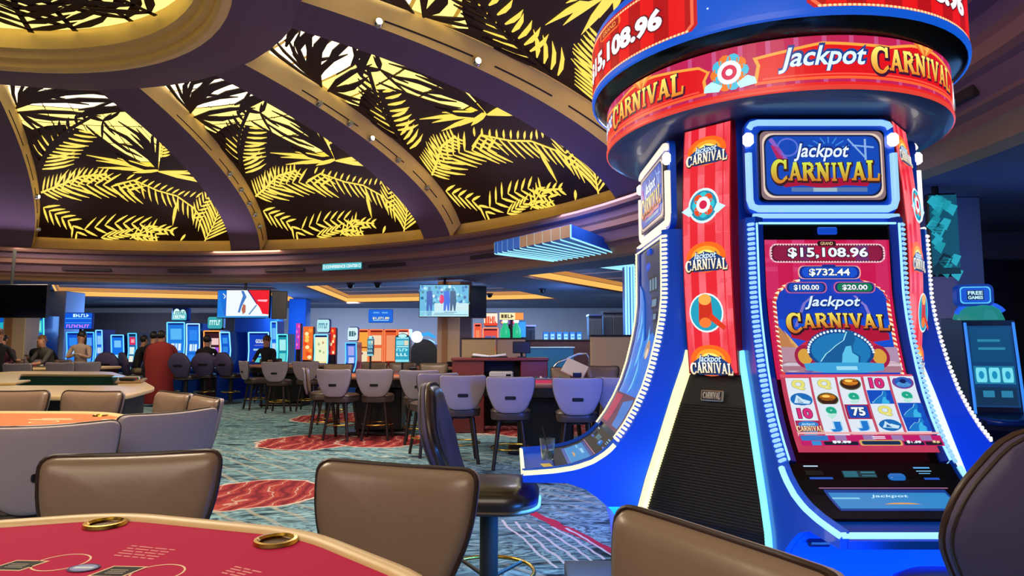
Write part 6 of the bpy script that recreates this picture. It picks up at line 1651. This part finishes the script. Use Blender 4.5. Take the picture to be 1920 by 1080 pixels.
# blue display cases / lit machines along the back right
for i in range(6):
    x = 1018 + i * 12.5
    a = at(x, 622, 17.5); b = at(x + 11, 640, 17.5)
    r = thing('gaming_terminal', f"blue lit terminal in the row past the blue counter, number {['one','two','three','four','five','six'][i]} from the left", 'terminal', ((a.x + b.x) / 2, 17.5, 0), 0, 'row of blue terminals')
    wd, h = b.x - a.x, a.z - b.z
    MB().box((0, .1, a.z / 2), (wd, .2, a.z), .02).build('body', mat('terminal_blue', '#0c3c98', .4), r)
    A = Art(False); A.rect(-.46, .02, .46, .98, '#1478e0'); A.up(); A.rect(-.3, .2, .3, .75, '#a8e8ff'); A.up(); A.rect(-.2, .4, .25, .55, '#3898e8')
    A.build('screen', lambda x_, y_, hh: (x_ * wd, -.003 - hh, b.z + y_ * h), SCREEN, r)
for (x0, x1, yt, Y, lab) in ((1106, 1132, 592, 15.0, 'dark booth with open front above the plain partition'), (1133, 1172, 586, 15.4, 'grey panelled booth next to the neon post'), (986, 1004, 612, 17.0, 'low grey double cabinet behind the counter')):
    a = at(x0, yt, Y); b = at(x1, 640, Y); wd = b.x - a.x
    r = thing('booth', lab, 'booth', ((a.x + b.x) / 2, Y + .3, 0))
    MB().box((0, .1, a.z / 2), (wd, .4, a.z), .01).build('body', mat('booth_grey', '#5a6070', .6), r)
    for s_ in (-1, 1): MB().box((s_ * wd / 4, -.11, a.z * .6), (wd * .44, .03, a.z * .7), .01).build('panel', mat('booth_panel', '#39404e', .5), r)
    MB().box((0, 0, a.z + .02), (wd + .04, .5, .04)).build('cornice', CHROME, r)
# machine on the right with a free games topper
Y = 5.6
rm = thing('slot_machine', 'blue machine by the right edge with a square free games topper', 'slot machine', (at(1885, 700, Y).x, Y + .25, 0), math.radians(-12))
zz = lambda y: at(1880, y, Y).z
w_ = .42
MB().prism([(-.26, 0), (-.26, .62), (-.38, .72), (-.38, .80), (-.2, .86), (-.12, zz(600)), (.30, zz(592)), (.30, 0)], -w_ / 2, w_ / 2, 'x').build('cabinet', mat('black_blue_cabinet', '#0a1430', .3), rm)
for s_ in (-1, 1): MB().tube([(s_ * (w_ / 2 - .02), -.235, .84), (s_ * (w_ / 2 - .02), -.135, zz(604))], .012, 6).build('edge_light', mat('edge_light_3a90ff', '#3a90ff', .4, emit='#3a90ff', es=.9), rm)
MB().tube([(-w_ / 2, -.30, .80), (-w_ * .25, -.42, .79), (w_ * .25, -.42, .79), (w_ / 2, -.30, .80)], .03, 8).build('bumper', mat('blue_bumper', '#0a2a68', .2), rm, smooth=60)
def rmf(x, y, h): f = y; z = .9 + f * (zz(610) - .9); yy = -.20 + .08 * (z - .86) / (zz(600) - .86); return (x * w_ * .42, yy - .008 - h, z)
A = Art(False); A.rect(-1, 0, 1, 1, '#0c3c70'); A.up(); A.rect(-.9, .55, .9, .98, '#0a4a78'); A.rect(-.9, .28, .9, .5, '#1878a0'); A.rect(-.9, .02, .9, .24, '#0c3050'); A.up()
for k in range(3): A.rr(-.82 + .58 * k, .30, -.34 + .58 * k, .48, .05, '#78e0f0'); A.up(); A.ell(-.58 + .58 * k, .39, .12, .05, '#1890c0')
A.rect(-.6, .12, -.1, .2, '#2a80a8'); A.rect(.2, .12, .7, .2, '#2a80a8'); A.rect(-.6, .8, .4, .83, '#2a88a8'); A.rect(-.6, .7, .6, .73, '#2a88a8'); A.up()
A.build('screen', rmf, SCREEN, rm)
MB().lathe([(.0, 0), (.20, 0), (.17, .09), (.09, .15), (0, .16)], 20, 0, PI * 2).build('dome_light', mat('teal_dome', '#28808a', .2, emit='#30b0a8', es=.5), rm, (0, .05, zz(598)), smooth=50)
MB().tube([(.2 * math.cos(math.radians(k)), .0, zz(590) + .12 * math.sin(math.radians(k))) for k in range(20, 175, 15)], .02, 6).build('arch_light', mat('lit_blue_band', '#1848e0', .3, emit='#2060f0', es=.9), rm, smooth=60)
MB().prism(rrect(.30, .20, .05, 4, -.06, zz(550)), -.06, .02, 'y').build('topper', mat('topper_blue', '#0a3aa8', .3, emit='#0a50e0', es=.35), rm, smooth=40)
A = Art(False); zc = zz(550); A.poly(rrect(.25, .155, .03, 4, -.06, zc), '#58c8ff'); A.up(); A.poly(rrect(.23, .135, .03, 4, -.06, zc), '#0a50d0'); A.up(); A.rect(-.13, zc - .045, .01, zc + .045, '#0a2858'); A.up()
A.text('FREE', -.12, zc + .02, .0, .034, '#c8f8ff', .03); A.text('GAMES', -.12, zc - .022, .0, .03, '#c8f8ff', .03)
A.build('topper_picture', lambda x, y, h: (x, -.062 - h, y), SCREEN, rm)
# ------------------------------------------------------------------ people far off at the tables and machines
SKIN = mat('skin', '#b98668', .6)
def person(label, x, y, rz, sit, top, legs, hair, lean=.2, arms=None, hairlen=0, wide=1.0, seat=.75):
    """one skinned body; hair and clothing ride on it as children"""
    b = .70 if sit else .92
    J = {'pel': (0, 0, b), 'wst': (0, lean * .1, b + .18), 'chs': (0, lean * .25, b + .40), 'nek': (0, lean * .33, b + .54), 'hd0': (0, lean * .38, b + .62), 'hd1': (0, lean * .40, b + .74)}
    E_ = [('pel', 'wst'), ('wst', 'chs'), ('chs', 'nek'), ('nek', 'hd0'), ('hd0', 'hd1')]
    R_ = {'pel': .15 * wide, 'wst': .135 * wide, 'chs': .155 * wide, 'nek': .055, 'hd0': .085, 'hd1': .085}
    arms = arms or ((.30, .34, .05), (.30, .34, .05))
    for s, nm, ar in ((-1, 'l', arms[0]), (1, 'r', arms[1])):
        c = J['chs']
        J['sh' + nm] = (s * .19 * wide, c[1], c[2] + .06); J['el' + nm] = (s * .26 * wide, c[1] + ar[0] * .5, c[2] - .20); J['ha' + nm] = (s * (.26 * wide - ar[2]), c[1] + ar[0], c[2] - .20 + (ar[1] - .34)); J['fi' + nm] = (s * (.24 * wide - ar[2]), c[1] + ar[0] + .09, c[2] - .19 + (ar[1] - .34))
        E_ += [('chs', 'sh' + nm), ('sh' + nm, 'el' + nm), ('el' + nm, 'ha' + nm), ('ha' + nm, 'fi' + nm)]
        R_.update({'sh' + nm: .065, 'el' + nm: .045, 'ha' + nm: .032, 'fi' + nm: .025})
        J['hp' + nm] = (s * .10, .0, b - .05)
        if sit: J['kn' + nm] = (s * .13, .42, b - .03); J['an' + nm] = (s * .13, .44, b - .45); J['to' + nm] = (s * .13, .58, b - .48)
        else: J['kn' + nm] = (s * .10, .03, .50); J['an' + nm] = (s * .10, 0, .08); J['to' + nm] = (s * .11, .14, .04)
        E_ += [('pel', 'hp' + nm), ('hp' + nm, 'kn' + nm), ('kn' + nm, 'an' + nm), ('an' + nm, 'to' + nm)]
        R_.update({'hp' + nm: .10, 'kn' + nm: .065, 'an' + nm: .042, 'to' + nm: .038})
    ks = list(J); me = bpy.data.meshes.new('person'); me.from_pydata([J[k] for k in ks], [(ks.index(a), ks.index(b_)) for a, b_ in E_], [])
    o = bpy.data.objects.new('person', me); C.objects.link(o)
    sk = o.modifiers.new('skin', 'SKIN'); ss = o.modifiers.new('sub', 'SUBSURF'); ss.levels = 2; ss.render_levels = 2
    for i, k in enumerate(ks): me.skin_vertices[0].data[i].radius = (R_[k], R_[k] * (.72 if k in ('pel', 'wst', 'chs') else 1))
    me.skin_vertices[0].data[0].use_root = True
    dg = bpy.context.evaluated_depsgraph_get(); m2 = bpy.data.meshes.new_from_object(o.evaluated_get(dg)); m2.name = 'person'
    o.modifiers.clear(); o.data = m2
    m2.materials.clear()
    for mt in (SKIN, top, legs, BLACKM): m2.materials.append(mt)
    for p in m2.polygons:
        c = p.center; zr = c.z - b
        if zr > .55: i = 0
        elif (c.y > lean * .25 + min(arms[0][0], arms[1][0]) - .03 and zr > .05 and abs(c.x) > .12): i = 0
        elif zr > .02: i = 1
        elif c.z < (b - .44 if sit else .09): i = 3
        else: i = 2
        p.material_index = i; p.use_smooth = True
    o.location = (x, y, (seat - .62) if sit else 0); o.rotation_euler = (0, 0, rz)
    tag(o, label, 'person')
    hx, hy, hz = J['hd1'][0], J['hd1'][1], J['hd1'][2]
    def blob(nm, c, r, mt):
        m = MB(); N = 10
        prof_ = [(r[0] * math.sin(PI * k / N), c[2] - r[2] * math.cos(PI * k / N)) for k in range(N + 1)]
        m.lathe(prof_, 14, c=(0, 0)); m.v = [(v[0] + c[0], v[1] * r[1] / r[0] + c[1], v[2]) for v in m.v]
        return m.build(nm, mt, o, smooth=80)
    if hair is not None:
        blob('hair', (hx, hy - .028, hz + .008), (.098, .098, .105), hair)
        if hairlen: blob('hair_length', (hx, hy - .06, hz - hairlen * .45), (.095, .06, hairlen * .6 + .08), hair)
    blob('nose', (hx, hy + .098, hz - .035), (.014, .018, .02), SKIN)
    for s in (-1, 1):
        blob('ear', (hx + s * .092, hy, hz - .03), (.012, .02, .03), SKIN); blob('eye', (hx + s * .034, hy + .088, hz - .01), (.010, .006, .007), BLACKM)
    blob('mouth', (hx, hy + .09, hz - .075), (.022, .008, .006), mat('lips', '#8a4a44', .5))
    return o
DHAIR = mat('dark_hair', '#1a1310', .5); BHAIR = mat('auburn_hair', '#a06a38', .5)
cloth = lambda n, c: mat('cloth_' + n, c, .85)
def pp(px, Y): return at(px, 640, Y).x
person('person with dark hair in a maroon top leaning over the far left table', pp(14, 15.2), 15.2, math.radians(200), True, cloth('maroon', '#4a1c30'), cloth('dark', '#16161c'), DHAIR, .8, ((.42, .30, .05), (.42, .30, .05)))
person('person cropped by the left edge with short brown hair and dark top', pp(-6, 12.6), 12.6, math.radians(250), False, cloth('dark', '#16161c'), cloth('dark', '#16161c'), mat('brown_hair', '#5a3a28', .5), .1)
person('person with auburn hair and black jacket seen from behind at the machines', pp(77, 16.0), 16.0, math.radians(10), True, cloth('black', '#101014'), cloth('dark', '#16161c'), BHAIR, .2, hairlen=.26, wide=1.15)
pc = person('person in a grey cap and grey shirt bent over the far left table', pp(100, 15.2), 15.2, math.radians(160), True, cloth('grey', '#4a4844'), cloth('dark', '#16161c'), None, .7, ((.40, .30, .05), (.30, .50, .12)))
person('standing person with long dark hair in a tan cardigan, arms folded', pp(153, 15.6), 15.6, math.radians(185), False, cloth('tan', '#b8a08c'), cloth('navy', '#10142a'), DHAIR, .05, ((.16, .42, .22), (.16, .42, .22)), hairlen=.3)
person('seated person in a black coat and cream trousers facing the machines', pp(256, 16.2), 16.2, math.radians(-40), True, cloth('black', '#101014'), cloth('cream', '#b8a080'), DHAIR, .5)
person('person in black with dark hair standing between cream trousers and red cloak', pp(281, 15.9), 15.9, math.radians(-10), False, cloth('black', '#101014'), cloth('dark', '#16161c'), DHAIR, .4)
person('seated person with brown arms before the orange striped machine', pp(387, 16.0), 16.0, math.radians(15), True, cloth('black', '#101014'), cloth('dark', '#16161c'), DHAIR, .3)
person('seated person whose brown head shows above the tan-backed chair', pp(502, 16.35), 16.35, math.radians(180), True, cloth('dark', '#16161c'), cloth('dark', '#16161c'), mat('brown_hair', '#5a3a28', .5), .2)
rp = person('standing person from behind in a wide dark red cloak', pp(302, 15.2), 15.2, 0, False, cloth('red', '#7a1e22'), cloth('red', '#7a1e22'), DHAIR, .05, ((.1, .1, .0), (.1, .1, .0)), wide=1.5)
ck = MB(); prf = [(0, 1.52), (.10, 1.50), (.24, 1.44), (.31, 1.30), (.33, 1.0), (.30, .6), (.36, .08), (.34, .06)]; n = 28; vs = []
for i in range(n):
    a = 2 * PI * i / n
    for k, (r, z) in enumerate(prf):
        rr_ = r * (1 + .06 * math.sin(9 * a) * (k / 7)); vs.append((rr_ * math.cos(a) * 1.0, rr_ * math.sin(a) * .62, z))
P_ = len(prf); ck.add(vs, [(i * P_ + k, ((i + 1) % n) * P_ + k, ((i + 1) % n) * P_ + k + 1, i * P_ + k + 1) for i in range(n) for k in range(P_ - 1)])
ck.build('cloak', mat('dark_red_cloth', '#8c2220', .85), rp, smooth=60)
# cards and bits on the far left table

CG = 'dark upholstered chairs at the back machines'
for (px, Y_, deg, lab) in ((212, 16.1, 8, 'dark slot chair at the lone slanted machine'), (256, 16.2, -40, 'dark slot chair under the person with cream trousers'),
                          (322, 16.1, 0, 'shiny dark slot chair below the cloud topped machine'), (352, 15.2, -8, 'shiny dark slot chair below the wavy edge lights'), (387, 16.0, 15, 'dark slot chair under the person with brown arms'),
                          (436, 15.9, -20, 'dark slot chair at the curved machine seen from its side'), (484, 16.1, 160, 'dark slot chair at the machine reading gold')):
    if px != 484: slot_chair(lab, pp(px, Y_), Y_, deg, CG)
for (px, Y_, deg, lab) in ((14, 15.2, 200, 'chair under the person in the maroon top'), (100, 15.2, 160, 'chair under the person in the grey cap'), (77, 16.0, 10, 'chair under the person with auburn hair'), (268, 16.9, -10, 'chair under the person in black beside the red cloak'), (502, 16.35, 180, 'chair under the person behind the tan-backed chair')):
    if px != 268: table_chair(lab, pp(px, Y_), Y_ , deg, 'chairs under seated people')

# drink and slip of paper left on the left machine's button deck
gx, gy, gz = BX - 1.25, 3.50, .834
cg = thing('drinking_glass', 'clear plastic cup with dark straw on the left machine\'s button deck', 'glass', (gx, gy, gz))
MB().lathe([(0, .004), (.030, .004), (.040, .11), (.042, .11), (.032, 0), (0, 0)], 20).build('cup', mat('clear_plastic', '#e8f4f8', .08, trans=.95), cg, smooth=50)
MB().tube([(0.01, 0, .01), (-.025, .01, .17)], .004, 6).build('straw', BLACKM, cg)
MB().lathe([(0, .006), (.029, .006), (.034, .05), (0, .05)], 16).build('drink', mat('pale_drink', '#a8c8c0', .2, trans=.6), cg, smooth=50)
tag(MB().box((0, 0, .003), (.05, .10, .004), .001).build('paper_slip', mat('yellow_paper', '#e8d868', .7), None, (BX - 1.26, 3.33, .829), (0, 0, .2)), 'yellow slip of paper on the near edge of the left machine\'s deck', 'paper')
